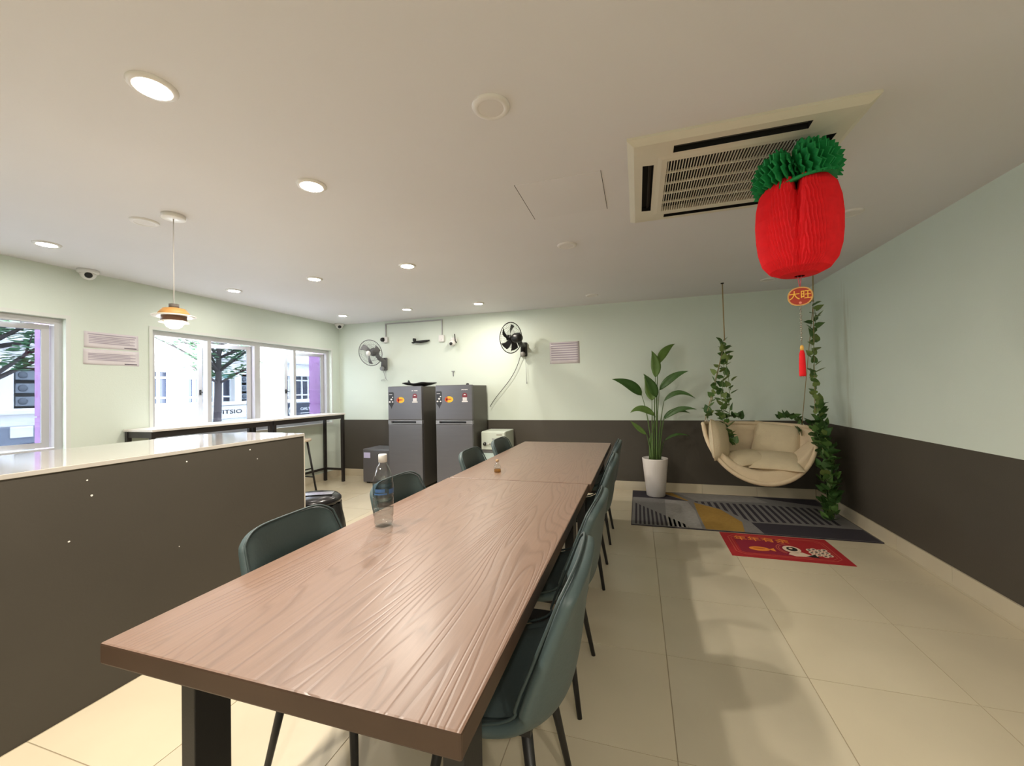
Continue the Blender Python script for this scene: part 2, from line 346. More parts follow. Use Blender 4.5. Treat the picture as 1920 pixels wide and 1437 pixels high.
def dining_table(label, x0, x1, y0, y1):
    t = thing('dining_table', label, 'table', ((x0 + x1) / 2, (y0 + y1) / 2, 0), group='two dining tables set end to end'); w, d = (x1 - x0) / 2, (y1 - y0) / 2
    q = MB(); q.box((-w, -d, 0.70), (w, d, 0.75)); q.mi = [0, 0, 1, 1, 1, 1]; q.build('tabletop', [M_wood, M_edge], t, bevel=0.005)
    for sx in (-1, 1):
        for sy in (-1, 1):
            cx, cy = sx * (w - 0.085), sy * (d - 0.19)
            box1('leg', (cx - 0.025, cy - 0.05, 0.0), (cx + 0.025, cy + 0.05, 0.70), M_blackm, t, bevel=0.003)
    for sy in (-1, 1):
        cy = sy * (d - 0.19); box1('rail', (-w + 0.11, cy - 0.03, 0.66), (w - 0.11, cy + 0.03, 0.698), M_blackm, t)
        box1('foot_bar', (-w + 0.11, cy - 0.05, 0.0), (w - 0.11, cy + 0.05, 0.03), M_blackm, t)
    return t
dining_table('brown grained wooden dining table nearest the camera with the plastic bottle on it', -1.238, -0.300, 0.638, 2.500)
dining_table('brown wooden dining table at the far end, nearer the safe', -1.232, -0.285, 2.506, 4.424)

# ------------------------------------------------------------------ dining chairs
M_chair = mat('dark teal leatherette', (0.062, 0.090, 0.093), 0.45, noise=0.12, nscale=5, bump=0.06, bscale=90)
M_pipe = mat('teal piping', (0.040, 0.060, 0.062), 0.45)
CP = [(0.225, 0.452), (0.13, 0.468), (-0.02, 0.458), (-0.13, 0.462), (-0.19, 0.50), (-0.215, 0.58), (-0.230, 0.68), (-0.246, 0.78), (-0.262, 0.862)]
HW = [0.200, 0.222, 0.232, 0.236, 0.240, 0.240, 0.234, 0.222, 0.205]
CU = [0.000, 0.015, 0.035, 0.070, 0.085, 0.080, 0.055, 0.030, 0.012]
def lerp_list(Lst, t):
    t = max(0, min(1, t)) * (len(Lst) - 1); i = min(int(t), len(Lst) - 2); f = t - i
    p = [Lst[max(i - 1, 0)], Lst[i], Lst[i + 1], Lst[min(i + 2, len(Lst) - 1)]]
    def cr_(a, b, c, d): return 0.5 * (2 * b + (c - a) * f + (2 * a - 5 * b + 4 * c - d) * f * f + (3 * b - a - 3 * c + d) * f ** 3)
    if isinstance(p[0], tuple): return tuple(cr_(*[k[j] for k in p]) for j in range(len(p[0])))
    return cr_(*p)
def shell(u, v, off=0.0):
    c = Vector((lerp_list(CP, v)[0], 0, lerp_list(CP, v)[1])); a = lerp_list(CP, v - 0.01); b = lerp_list(CP, v + 0.01)
    t = Vector((b[0] - a[0], 0, b[1] - a[1])).normalized(); n = Vector((t.z, 0, -t.x))   # inward (up / forward)
    hw = lerp_list(HW, v)
    p = c + n * (lerp_list(CU, v) * abs(u) ** 2.4 + off); p.y = u * hw
    return p
VT = lambda u: 1 - 0.075 * abs(u) ** 5
def shell_r(u, v): return shell(u, v if v < 0.6 else 0.6 + (v - 0.6) / 0.4 * (VT(u) - 0.6))
def shell_s(u, v): return shell(u, v + 0.045 * abs(u) ** 5 * max(0, 1 - v / 0.2))
def shell_a(u, v): return shell_s(u, v) if v < 0.3 else shell_r(u, v)
def make_chair():
    t = empty('dining_chair')
    def part(name, v0, v1, nv):
        q = MB(); q.grid(lambda a, b: shell_a(a * 2 - 1, b), 16, nv); o = q.build(name, M_chair, t)
        so = o.modifiers.new('thick', 'SOLIDIFY'); so.thickness = 0.036; so.offset = -1; o.data.flip_normals() if False else None
        sb = o.modifiers.new('sub', 'SUBSURF'); sb.levels = 1; sb.render_levels = 1
        return o
    part('bucket_shell', 0.0, 1.0, 30)
    path = [shell_a(1, 0.02 + 0.98 * i / 24) for i in range(24)] + [shell_r(math.copysign(abs(t_) ** 0.6, t_), 1.0) for t_ in [1 - 2 * i / 24 for i in range(25)]] + [shell_a(-1, 1 - 0.98 * i / 24) for i in range(1, 25)]
    # loose seat pad lying in the bucket
    def pad(a_, b_):
        u = (a_ * 2 - 1) * 0.86; v = 0.03 + 0.33 * b_; e = max(0, min(1, 7 * a_, 7 * (1 - a_), 7 * b_, 7 * (1 - b_))); return shell_s(u, v) + Vector((0, 0, 0.004 + 0.022 * math.sin(PI / 2 * e)))
    g_ = MB(); g_.grid(pad, 14, 12); g_.build('seat_pad', M_chair, t)
    q = MB(); q.tube(path, 0.0045, 6); q.build('piping', M_pipe, t)
    for sx, sy in ((1, 1), (1, -1), (-1, 1), (-1, -1)):
        q = MB(); q.tube([(sx * 0.115, sy * 0.125, 0.445), (sx * 0.185, sy * 0.205, 0.0)], [0.017, 0.010], 10); q.build('leg', M_blackm, t)
    return t
chair0 = make_chair()
# the legs get a mount plate so that they meet the shell
q = MB(); q.cbox((0, 0, 0.425), (0.27, 0.30, 0.02)); q.build('mount_plate', M_blackm, chair0)
spots = [(-0.430, 1.19, PI, 'right of the table, nearest the camera'), (-0.435, 1.87, PI, 'right of the table, second from the camera'),
         (-0.435, 2.95, PI, 'right of the table, third from the camera'), (-0.440, 3.76, PI, 'right of the table, farthest from the camera'),
         (-1.055, 1.27, 0, 'left of the table, nearest the camera'), (-1.055, 1.98, 0, 'left of the table, just behind the plastic bottle'),
         (-1.055, 3.05, 0, 'left of the table, in front of the fridges'), (-1.055, 3.78, 0, 'left of the table, in front of the white safe')]
for i, (x, y, r, w) in enumerate(spots):
    c = chair0 if i == 0 else copy_tree(chair0)
    c.location = (x, y, 0); c.rotation_euler = (0, 0, r + [0.02, -0.03, 0.02, 0, 0.03, -0.02, 0.03, 0][i]); tag(c, 'dark teal dining chair on the ' + w, 'chair', 'teal chairs around the dining tables')

# ------------------------------------------------------------------ bottles on the table
M_pet = tinted('clear bottle plastic', (0.94, 0.96, 0.96), 0.09, 0.9); M_water = tinted('water', (0.90, 0.93, 0.93))
t = thing('water_bottle', 'clear plastic water bottle with white cap and blue label, part full, on the table', 'bottle', (-1.075, 1.535, 0.75))
R_ = 0.043
prof = [(0.0, 0.0), (0.028, 0.0), (0.036, 0.004), (R_ - 0.002, 0.02), (R_ - 0.004, 0.035), (R_, 0.05), (R_, 0.085), (R_ - 0.002, 0.09), (R_, 0.095), (R_, 0.125), (R_ - 0.003, 0.13), (R_, 0.135), (R_, 0.185), (R_ - 0.002, 0.19), (R_, 0.20), (R_ - 0.006, 0.225), (0.026, 0.255), (0.016, 0.272), (0.0145, 0.285), (0.0145, 0.30)]
q = MB(); q.lathe(prof, 28, cap=False); q.build('bottle_body', M_pet, t)
q = MB(); q.lathe([(0.0, 0.004), (0.03, 0.004), (R_ - 0.004, 0.02), (R_ - 0.006, 0.035), (R_ - 0.003, 0.05), (R_ - 0.003, 0.078), (0.0, 0.078)], 24); q.build('water', M_water, t)
q = MB(); q.lathe([(0.0, 0.30), (0.0165, 0.30), (0.0165, 0.278), (0.0185, 0.278), (0.0185, 0.306), (0.017, 0.312), (0.0, 0.312)], 20); q.build('cap', M_white, t)
M_label = tinted('blue printed film', (0.66, 0.78, 0.88)); q = MB(); q.lathe([(R_ + 0.0008, 0.132), (R_ + 0.0008, 0.190)], 28, cap=False); q.build('label', M_label, t)
M_ink = mat('mid blue print', (0.06, 0.14, 0.32), 0.5)
q = MB()
for (a0, a1, z0_, z1_) in [(-1.9, -0.6, 0.143, 0.150), (-1.8, -0.8, 0.154, 0.168), (-0.4, 0.9, 0.145, 0.165)]:
    q.grid(lambda u, v: (0.0445 * math.cos(a0 + (a1 - a0) * u), 0.0445 * math.sin(a0 + (a1 - a0) * u), z0_ + (z1_ - z0_) * v), 8, 1)
q.build('label_print', M_ink, t)
t = thing('reed_bottle', 'tiny clear glass bottle with amber liquid on the far table', 'bottle', (-0.968, 2.735, 0.75))
q = MB(); q.lathe([(0, 0), (0.022, 0.0), (0.025, 0.005), (0.025, 0.04), (0.018, 0.055), (0.009, 0.062), (0.009, 0.08)], 20, cap=False); q.build('bottle_body', M_pet, t)
q = MB(); q.lathe([(0, 0.003), (0.022, 0.003), (0.023, 0.006), (0.023, 0.022), (0, 0.022)], 20); q.build('liquid', tinted('amber liquid', (0.75, 0.52, 0.12)), t)
q = MB(); q.lathe([(0, 0.074), (0.011, 0.074), (0.012, 0.088), (0, 0.09)], 16); q.build('stopper', mat('cork', (0.45, 0.30, 0.17), 0.8, noise=0.2, nscale=200), t)

# ------------------------------------------------------------------ ceiling: downlights, panel, cassette, pendant
M_ring = mat('white lamp ring', (0.78, 0.76, 0.74), 0.4); M_lens = mat('unlit lamp lens', (0.72, 0.69, 0.67), 0.5)
def dl_mesh(lit):
    a = MB(); a.lathe([(0.050, -0.007), (0.054, -0.011), (0.070, -0.009), (0.076, -0.002), (0.076, 0.0)], 32, cap=False)
    b = MB(); b.lathe([(0, -0.008), (0.052, -0.008)], 32, cap=False)
    ms = b.mesh('diffuser', {True: M_lit, 2: M_lit2, 3: M_lit3, False: M_lens}[lit])
    return a.mesh('ring', M_ring), ms
meshes = {True: dl_mesh(True), False: dl_mesh(False), 2: dl_mesh(2), 3: dl_mesh(3)}
def downlight(x, y, lit, label):
    t = thing('downlight', label, 'ceiling light', (x, y, ZC), group='recessed ceiling downlights')
    link('ring', meshes[lit][0], t); link('diffuser', meshes[lit][1], t)
lits = [(-1.655, 1.01, 'lit recessed downlight nearest the camera, biggest of the bright ones'), (-1.655, 1.762, 'second bright downlight from the camera, above the near table'),
        (-1.932, 3.165, 'bright downlight third in the row above the table'), (-1.936, 4.86, 'bright downlight above the black wall fan'),
        (-4.06, 1.80, 'bright downlight above the left window, leftmost in the picture'), (-4.10, 3.258, 'bright downlight above the bar table, right of the pendant lamp'),
        (-2.99, 3.206, 'bright downlight between the pendant lamp and the table row'), (-4.045, 4.87, 'bright downlight in the far left corner near the dome camera'),
        (-2.967, 4.83, 'bright downlight above the fridges')]
for x, y, l in lits: downlight(x, y, 2 if x < -2.5 else 3 if y > 4 else True, l)
for x, y, l in [(-1.655, -0.45, 'added fill lamp behind the camera in the table row'), (0.43, -1.2, 'added fill lamp behind the camera, right of centre'), (1.37, -1.2, 'added fill lamp behind the camera along the right wall')]: downlight(x, y, True, l)  # unseen lamps added as fill to brighten the right of the room
for x, y, l in [(-0.53, 1.505, 'unlit round downlight nearest the camera, left of the air conditioner'), (-2.995, 1.777, 'unlit round downlight beside the pendant lamp'),
                (-0.504, 3.16, 'unlit round downlight just past the ceiling access panel'), (-0.503, 4.973, 'unlit downlight near the back wall above the plant'),
                (1.36, 4.95, 'unlit downlight above the hanging chair'), (1.372, 3.22, 'unlit downlight right of the paper pineapple')]: downlight(x, y, False, l)
# ceiling access panel
t = thing('access_panel', 'square ceiling access panel with thin dark gaps', 'panel', (-0.388, 2.366, ZC))
q = MB(); q.cbox((0, 0, -0.0015), (0.463, 0.463, 0.003)); q.build('panel', M_ceil, t)
M_gap = mat('dark gap', (0.05, 0.045, 0.04), 0.9)
q = MB(); q.box((-0.236, -0.2355, -0.0012), (-0.2315, 0.236, -0.0002)); q.box((0.2315, -0.2355, -0.0012), (0.234, 0.2355, -0.0002)); q.box((-0.236, 0.2315, -0.0012), (0.2355, 0.233, -0.0002)); q.build('gap', M_gap, t)
# air conditioner cassette
M_ac = mat('aged white plastic', (0.70, 0.66, 0.55), 0.45, noise=0.05, nscale=6)
ac = thing('air_conditioner', 'square white ceiling cassette air conditioner with slatted grille', 'air conditioner', (0.455, 2.375, ZC))
q = MB(); w = 0.475
def ring_sq(q, a, za, b, zb):
    q.add([(-a, -a, za), (a, -a, za), (a, a, za), (-a, a, za), (-b, -b, zb), (b, -b, zb), (b, b, zb), (-b, b, zb)], [(0, 1, 5, 4), (1, 2, 6, 5), (2, 3, 7, 6), (3, 0, 4, 7)])
ring_sq(q, w, 0, w, -0.012); ring_sq(q, w, -0.012, 0.445, -0.030); ring_sq(q, 0.445, -0.030, 0.425, -0.031)
ring_sq(q, 0.335, -0.036, 0.315, -0.040)
M_void = mat('dark duct', (0.006, 0.006, 0.006), 0.9)
# the four sides with a slot each
for k4 in range(4):
    M4 = Matrix.Rotation(PI / 2 * k4, 4, 'Z'); sl = MB()
    q.add([(-0.425, -0.425, -0.031), (0.425, -0.425, -0.031), (0.27, -0.405, -0.032), (-0.27, -0.405, -0.032)], [(3, 2, 1, 0)], M=M4)
    q.add([(-0.335, -0.335, -0.036), (0.335, -0.335, -0.036), (0.27, -0.352, -0.035), (-0.27, -0.352, -0.035)], [(0, 1, 2, 3)], M=M4)
    q.add([(-0.425, -0.425, -0.031), (-0.27, -0.405, -0.032), (-0.27, -0.352, -0.035), (-0.335, -0.335, -0.036)], [(3, 2, 1, 0)], M=M4)
    q.add([(0.425, -0.425, -0.031), (0.27, -0.405, -0.032), (0.27, -0.352, -0.035), (0.335, -0.335, -0.036)], [(0, 1, 2, 3)], M=M4)
    sl.add([(-0.27, -0.405, -0.032), (0.27, -0.405, -0.032), (0.27, -0.352, -0.035), (-0.27, -0.352, -0.035), (-0.27, -0.405, -0.004), (0.27, -0.405, -0.004), (0.27, -0.352, -0.004), (-0.27, -0.352, -0.004)],
          [(0, 1, 5, 4), (1, 2, 6, 5), (2, 3, 7, 6), (3, 0, 4, 7)], M=M4); sl.build('outlet_lining', M_void, ac)
o = q.build('body', M_ac, ac)
bm = bmesh.new(); bm.from_mesh(o.data); bmesh.ops.remove_doubles(bm, verts=bm.verts, dist=1e-5); bmesh.ops.recalc_face_normals(bm, faces=bm.faces); bm.to_mesh(o.data); bm.free()
for k4 in range(4):
    M4 = Matrix.Rotation(PI / 2 * k4, 4, 'Z')
    q = MB(); q.box((-0.27, -0.405, -0.005), (0.27, -0.352, -0.003), M=M4); q.build('outlet_slot', M_void, ac)
    q = MB(); q.add([(-0.262, -0.376, -0.018), (0.262, -0.376, -0.018), (0.262, -0.362, -0.008), (-0.262, -0.362, -0.008), (-0.262, -0.374, -0.020), (0.262, -0.374, -0.020), (0.262, -0.360, -0.010), (-0.262, -0.360, -0.010)],
                    [(0, 1, 2, 3), (7, 6, 5, 4), (0, 4, 5, 1), (1, 5, 6, 2), (2, 6, 7, 3), (3, 7, 4, 0)], M=M4); q.build('louvre', mat('grey brown louvre', (0.05, 0.045, 0.04), 0.5), ac)
box1('filter', (-0.30, -0.30, -0.008), (0.30, 0.30, -0.004), M_void, ac)
fr = MB()
for a, b in (((-0.315, -0.315), (0.315, -0.29)), ((-0.315, 0.29), (0.315, 0.315)), ((-0.315, -0.29), (-0.29, 0.29)), ((0.29, -0.29), (0.315, 0.29))): fr.box((*a, -0.040), (*b, -0.012))
fr.build('grille_frame', M_ac, ac)
q = MB(); q.box((-0.0020, -0.29, -0.039), (0.0020, 0.29, -0.030)); me = q.mesh('slat', M_ac)
for i in range(44): link('slat', me, ac, (-0.29 + 0.58 * (i + 0.5) / 44, 0, 0))
q = MB(); q.box((-0.29, -0.003, -0.0405), (0.29, 0.003, -0.029)); me = q.mesh('crossbar', M_ac)
for i in range(4): link('crossbar', me, ac, (0, -0.29 + 0.58 * (i + 1) / 5, 0))
# pendant lamp
M_pw = mat('light wood veneer', (0.50, 0.26, 0.08), 0.5, noise=0.25, nscale=30, stretch=(1, 1, 8)); M_pb = mat('brown wood collar', (0.20, 0.10, 0.06), 0.5, noise=0.2, nscale=30)
M_pm = mat('white enamel shade', (0.82, 0.80, 0.77), 0.35)
pl = thing('pendant_lamp', 'wood and white layered pendant lamp hanging over the counter', 'lamp', (-2.728, 1.775, 0))
q = MB(); q.lathe([(0, ZC), (0.062, ZC), (0.062, ZC - 0.022), (0.058, ZC - 0.024), (0, ZC - 0.024)], 32); q.build('canopy', M_pm, pl)
q = MB(); q.tube([(0, 0, ZC - 0.02), (0, 0, 1.90)], 0.003, 8); q.build('cord', mat('white cord', (0.6, 0.58, 0.56), 0.6), pl)
q = MB(); q.lathe([(0, 1.905), (0.026, 1.905), (0.026, 1.882), (0, 1.882)], 24); q.build('cap', mat('grey brown cap', (0.12, 0.105, 0.09), 0.5), pl)
q = MB(); q.lathe([(0.026, 1.882), (0.056, 1.876), (0.062, 1.870), (0.088, 1.834), (0.084, 1.832), (0.056, 1.866), (0.02, 1.876)], 36, cap=False); q.build('upper_shade', M_pw, pl)
q = MB(); q.lathe([(0.066, 1.834), (0.108, 1.833), (0.113, 1.829), (0.108, 1.826), (0.066, 1.830)], 36, cap=False); q.build('upper_rim', M_pm, pl)
q = MB(); q.lathe([(0.064, 1.850), (0.063, 1.82), (0.066, 1.80), (0.060, 1.80), (0.058, 1.82), (0.058, 1.850)], 36, cap=False); q.build('collar', M_pb, pl)
q = MB(); q.lathe([(0.062, 1.803), (0.078, 1.792), (0.076, 1.789), (0.060, 1.798)], 36, cap=False); q.build('lower_shade', M_pm, pl)
q = MB(); q.lathe([(0, 1.752), (0.020, 1.755), (0.038, 1.766), (0.046, 1.782), (0.046, 1.80), (0, 1.80)], 24); q.build('bulb', mat('lit bulb', (1, 1, 1), 0.4, emit=(1, 0.88, 0.72), estr=9.0), pl)
# dome cameras
def dome(loc, label, aim):
    t = thing('dome_camera', label, 'camera', loc)
    q = MB(); q.lathe([(0, 0), (0.070, 0), (0.072, -0.022), (0.062, -0.032), (0, -0.032)], 24); q.build('base', M_white, t)
    q = MB(); q.lathe([(0.056 * math.cos(a), -0.03 - 0.056 * math.sin(a)) for a in [i * PI / 2 / 7 for i in range(8)]], 24); q.build('ball', M_white, t)
    d = Vector(aim).normalized(); q = MB(); q.lathe([(0, 0.060), (0.020, 0.058), (0.026, 0.050)], 20, M=Vector((0, 0, -0.034)) and Matrix.Translation((0, 0, -0.036)) @ d.to_track_quat('Z', 'Y').to_matrix().to_4x4()); q.build('lens', M_black, t)
dome((-4.58, 2.29, ZC), 'white dome camera on the ceiling above the left window', (0.85, -0.35, -0.35)); dome((-4.58, 5.43, ZC), 'small white dome camera in the far left ceiling corner', (0.6, -0.6, -0.4))
# ------------------------------------------------------------------ appliances along the back wall
M_steel = mat('dark grey brushed steel door', (0.15, 0.147, 0.160), 0.36, 0.5, noise=0.06, nscale=3, stretch=(1, 1, 12))
M_side = mat('grey brown fridge side', (0.105, 0.098, 0.085), 0.45, 0.2)
M_sticker_k = mat('black label film', (0.02, 0.02, 0.022), 0.35); M_sticker_w = mat('white label print', (0.75, 0.72, 0.72), 0.5)
M_sticker_r = mat('dark red label', (0.22, 0.02, 0.035), 0.45); M_sticker_y = mat('yellow label', (0.80, 0.50, 0.03), 0.45); M_sticker_o = mat('orange red label', (0.62, 0.08, 0.02), 0.45)
def ell(cx, cy, rx, ry, n=20, a0=0, a1=2 * PI): return [(cx + rx * math.cos(a0 + (a1 - a0) * i / n), cy + ry * math.sin(a0 + (a1 - a0) * i / n)) for i in range(n if a1 - a0 > 6.2 else n + 1)]
def fridge(label, x0, x1, brand):
    yf, yb, h, zs = 4.92, 5.47, 1.415, 0.945
    t = thing('refrigerator', label, 'fridge', ((x0 + x1) / 2, (yf + yb) / 2, 0), group='two tall fridges on the back wall'); w = (x1 - x0) / 2; d = (yb - yf) / 2
    box1('body', (-w + 0.004, -d + 0.055, 0.03), (w - 0.004, d, h - 0.006), M_side, t, bevel=0.006)
    for sx in (-1, 1):
        for sy in (-0.8, 0.8): box1('foot', (sx * (w - 0.06) - 0.02, sy * d - 0.02, 0), (sx * (w - 0.06) + 0.02, sy * d + 0.02, 0.03), M_black, t)
    up = box1('freezer_door', (-w, -d, zs + 0.004), (w, -d + 0.05, h), M_steel, t, bevel=0.008)
    lo = box1('fridge_door', (-w, -d, 0.04), (w, -d + 0.05, zs - 0.056), M_steel, t, bevel=0.008)
    hs = MB(); hs.box((-w, -d, zs - 0.052), (w, -d + 0.05, zs - 0.040)); hs.box((-w, -d, zs - 0.012), (w, -d + 0.05, zs)); hs.box((-w, -d, zs - 0.040), (-w + 0.05, -d + 0.05, zs - 0.012)); hs.box((w - 0.09, -d, zs - 0.040), (w, -d + 0.05, zs - 0.012))
    hs.build('handle_strip', mat('light grey handle strip', (0.30, 0.30, 0.32), 0.35, 0.5), t)
    box1('handle_recess', (-w + 0.05, -d + 0.03, zs - 0.040), (w - 0.09, -d + 0.05, zs - 0.012), M_black, t)
    F = Matrix(((1, 0, 0, 0), (0, 0, -1, -d), (0, 1, 0, 0), (0, 0, 0, 1)))   # (x, z, out) on the door face
    q = MB(); q.prism([(-w + 0.012, 1.335), (-w + 0.085, 1.335), (-w + 0.095, 1.32), (-w + 0.095, 1.18), (-w + 0.065, 1.13), (-w + 0.055, 1.10), (-w + 0.045, 1.13), (-w + 0.012, 1.17)], 0, 0.001, M=F); q.build('spec_label', M_sticker_k, t)
    q = MB()
    for (cx, cy, r) in [(-w + 0.03, 1.20, .014), (-w + 0.055, 1.235, .016), (-w + 0.075, 1.20, .012), (-w + 0.075, 1.265, .010)]: q.prism(ell(cx, cy, r, r * 0.8, 10), 0.001, 0.0016, M=F)
    q.box((-w + 0.02, 1.30, 0.001), (-w + 0.07, 1.306, 0.0016), M=F); q.build('label_icon', M_sticker_w, t)
    cx = -w + 0.20; q = MB(); q.prism(ell(cx, 1.225, 0.062, 0.042, 24), 0, 0.001, M=F); o = q.build('sale_sticker', M_sticker_y, t)
    q = MB(); q.prism(ell(cx, 1.225, 0.0621, 0.0421, 12, PI * 0.62, PI * 1.38), 0.001, 0.0015, M=F); q.prism([(cx - 0.04, 1.24), (cx + 0.035, 1.232), (cx + 0.035, 1.222), (cx - 0.04, 1.21)], 0.001, 0.0015, M=F); q.build('sticker_print', M_sticker_o, t)
    cx = w - 0.105; q = MB(); q.prism(ell(cx, 1.275, 0.035, 0.035, 14, -0.2, PI + 0.2), 0, 0.001, M=F); q.box((cx - 0.035, 1.25, 0), (cx + 0.035, 1.27, 0.001), M=F); q.build('rating_label', M_sticker_r, t)
    q = MB(); q.box((cx - 0.03, 1.205, 0), (cx + 0.03, 1.248, 0.001), M=F); q.box((cx - 0.042, 1.186, 0), (cx + 0.042, 1.203, 0.001), M=F); q.prism(ell(cx, 1.278, 0.016, 0.014, 10, 0, PI), 0.001, 0.0015, M=F); q.build('rating_print', M_sticker_w, t)
    q = MB(); n = 7
    for i in range(n):
        if brand and i == 2: continue
        q.box((cx - 0.045 + i * 0.013, 1.343 + (0.002 if i % 2 else 0), 0), (cx - 0.045 + i * 0.013 + 0.009, 1.357, 0.001), M=F)
    q.build('badge_print', M_sticker_w, t)
    return t
fridge('dark grey two-door fridge with a black tray on top, left of the pair', -3.345, -2.815, True)
fridge('dark grey two-door fridge right of the pair, beside the white safe', -2.605, -2.072, False)
t = thing('mini_fridge', 'small grey bar fridge with a pale sticker, left of the tall fridges', 'fridge', (-3.66, 5.30, 0))
box1('body', (-0.25, -0.15, 0.02), (0.25, 0.20, 0.495), M_side, t, bevel=0.006); box1('door', (-0.252, -0.20, 0.02), (0.252, -0.152, 0.495), M_steel, t, bevel=0.008)
box1('top_plate', (-0.252, -0.20, 0.496), (0.252, 0.20, 0.505), mat('grey top', (0.2, 0.2, 0.21), 0.4, 0.3), t, bevel=0.003)
q = MB(); q.box((-0.235, -0.202, 0.375), (-0.125, -0.2, 0.455)); q.build('sticker', mat('pale lilac sticker', (0.55, 0.52, 0.78), 0.5), t)
for sx in (-0.2, 0.2):
    for sy in (-0.14, 0.14): box1('foot', (sx - 0.02, sy - 0.02, 0), (sx + 0.02, sy + 0.02, 0.02), M_black, t)
M_safe = mat('pale green white enamel', (0.62, 0.68, 0.60), 0.4)
t = thing('storage_box', 'pale cyan metal box on the floor under the safe', 'box', (-1.86, 5.295, 0))
box1('body', (-0.155, -0.19, 0.0), (0.155, 0.19, 0.50), mat('pale cyan enamel', (0.55, 0.68, 0.66), 0.4), t, bevel=0.008); box1('lid', (-0.16, -0.195, 0.50), (0.16, 0.195, 0.533), mat('dark grey lid', (0.12, 0.12, 0.12), 0.5), t, bevel=0.006)
t = thing('safe', 'small white steel safe beside the right fridge', 'safe', (-1.86, 5.295, 0.533))
box1('body', (-0.172, -0.17, 0.0), (0.172, 0.20, 0.25), M_safe, t, bevel=0.01); d_ = box1('door', (-0.166, -0.196, 0.008), (0.166, -0.170, 0.242), M_safe, t, bevel=0.005)
q = MB(); q.tube([(-0.115, -0.196, 0.085), (-0.115, -0.23, 0.085)], 0.014, 12); q.tube([(-0.115, -0.228, 0.085), (-0.02, -0.228, 0.088)], 0.009, 8); q.build('handle', M_chrome, t)
q = MB(); q.lathe([(0, 0.02), (0.022, 0.02), (0.024, 0)], 16, M=frame_m((-0.115, -0.196, 0.085), (1, 0, 0), (0, 0, 1))); q.build('handle_rose', M_black, t)
q = MB(); q.box((-0.015, -0.199, 0.145), (0.025, -0.196, 0.158)); q.build('keyhole_cover', M_grey, t)
q = MB(); q.box((0.05, -0.1975, 0.20), (0.13, -0.196, 0.214)); q.build('nameplate', mat('brass grey plate', (0.3, 0.28, 0.22), 0.4), t)
# things on the fridges
t = thing('serving_tray', 'black plastic tray with a raised corner lying on the left fridge', 'tray', (-2.955, 5.12, 1.4155))
q = MB()
def trayf(u, v):
    x = (u - 0.5) * 0.36; y = (v - 0.5) * 0.34; e = max(abs(u - 0.5), abs(v - 0.5)) * 2; return (x * (0.86 + 0.14 * e), y * (0.86 + 0.14 * e), 0.010 + 0.035 * max(0, (e - 0.7) / 0.3) ** 1.5 + 0.008 * math.sin(u * 9))
q.grid(trayf, 16, 12); o = q.build('tray', M_black, t); so = o.modifiers.new('thick', 'SOLIDIFY'); so.thickness = 0.006
q = MB(); q.prism([(-0.15, 0.04), (-0.10, 0.04), (-0.13, 0.085)], -0.01, 0.01, M=Matrix(((1, 0, 0, 0), (0, 0, -1, -0.08), (0, 1, 0, 0), (0, 0, 0, 1)))); q.build('grip', M_black, t)
q = MB(); q.lathe([(0, 0), (0.02, 0), (0.022, 0.012), (0.012, 0.022), (0, 0.024)], 14); tag(q.build('bottle_cap', M_black, loc=(-2.19, 5.05, 1.4155)), 'tiny black cap standing on the right fridge', 'cap')

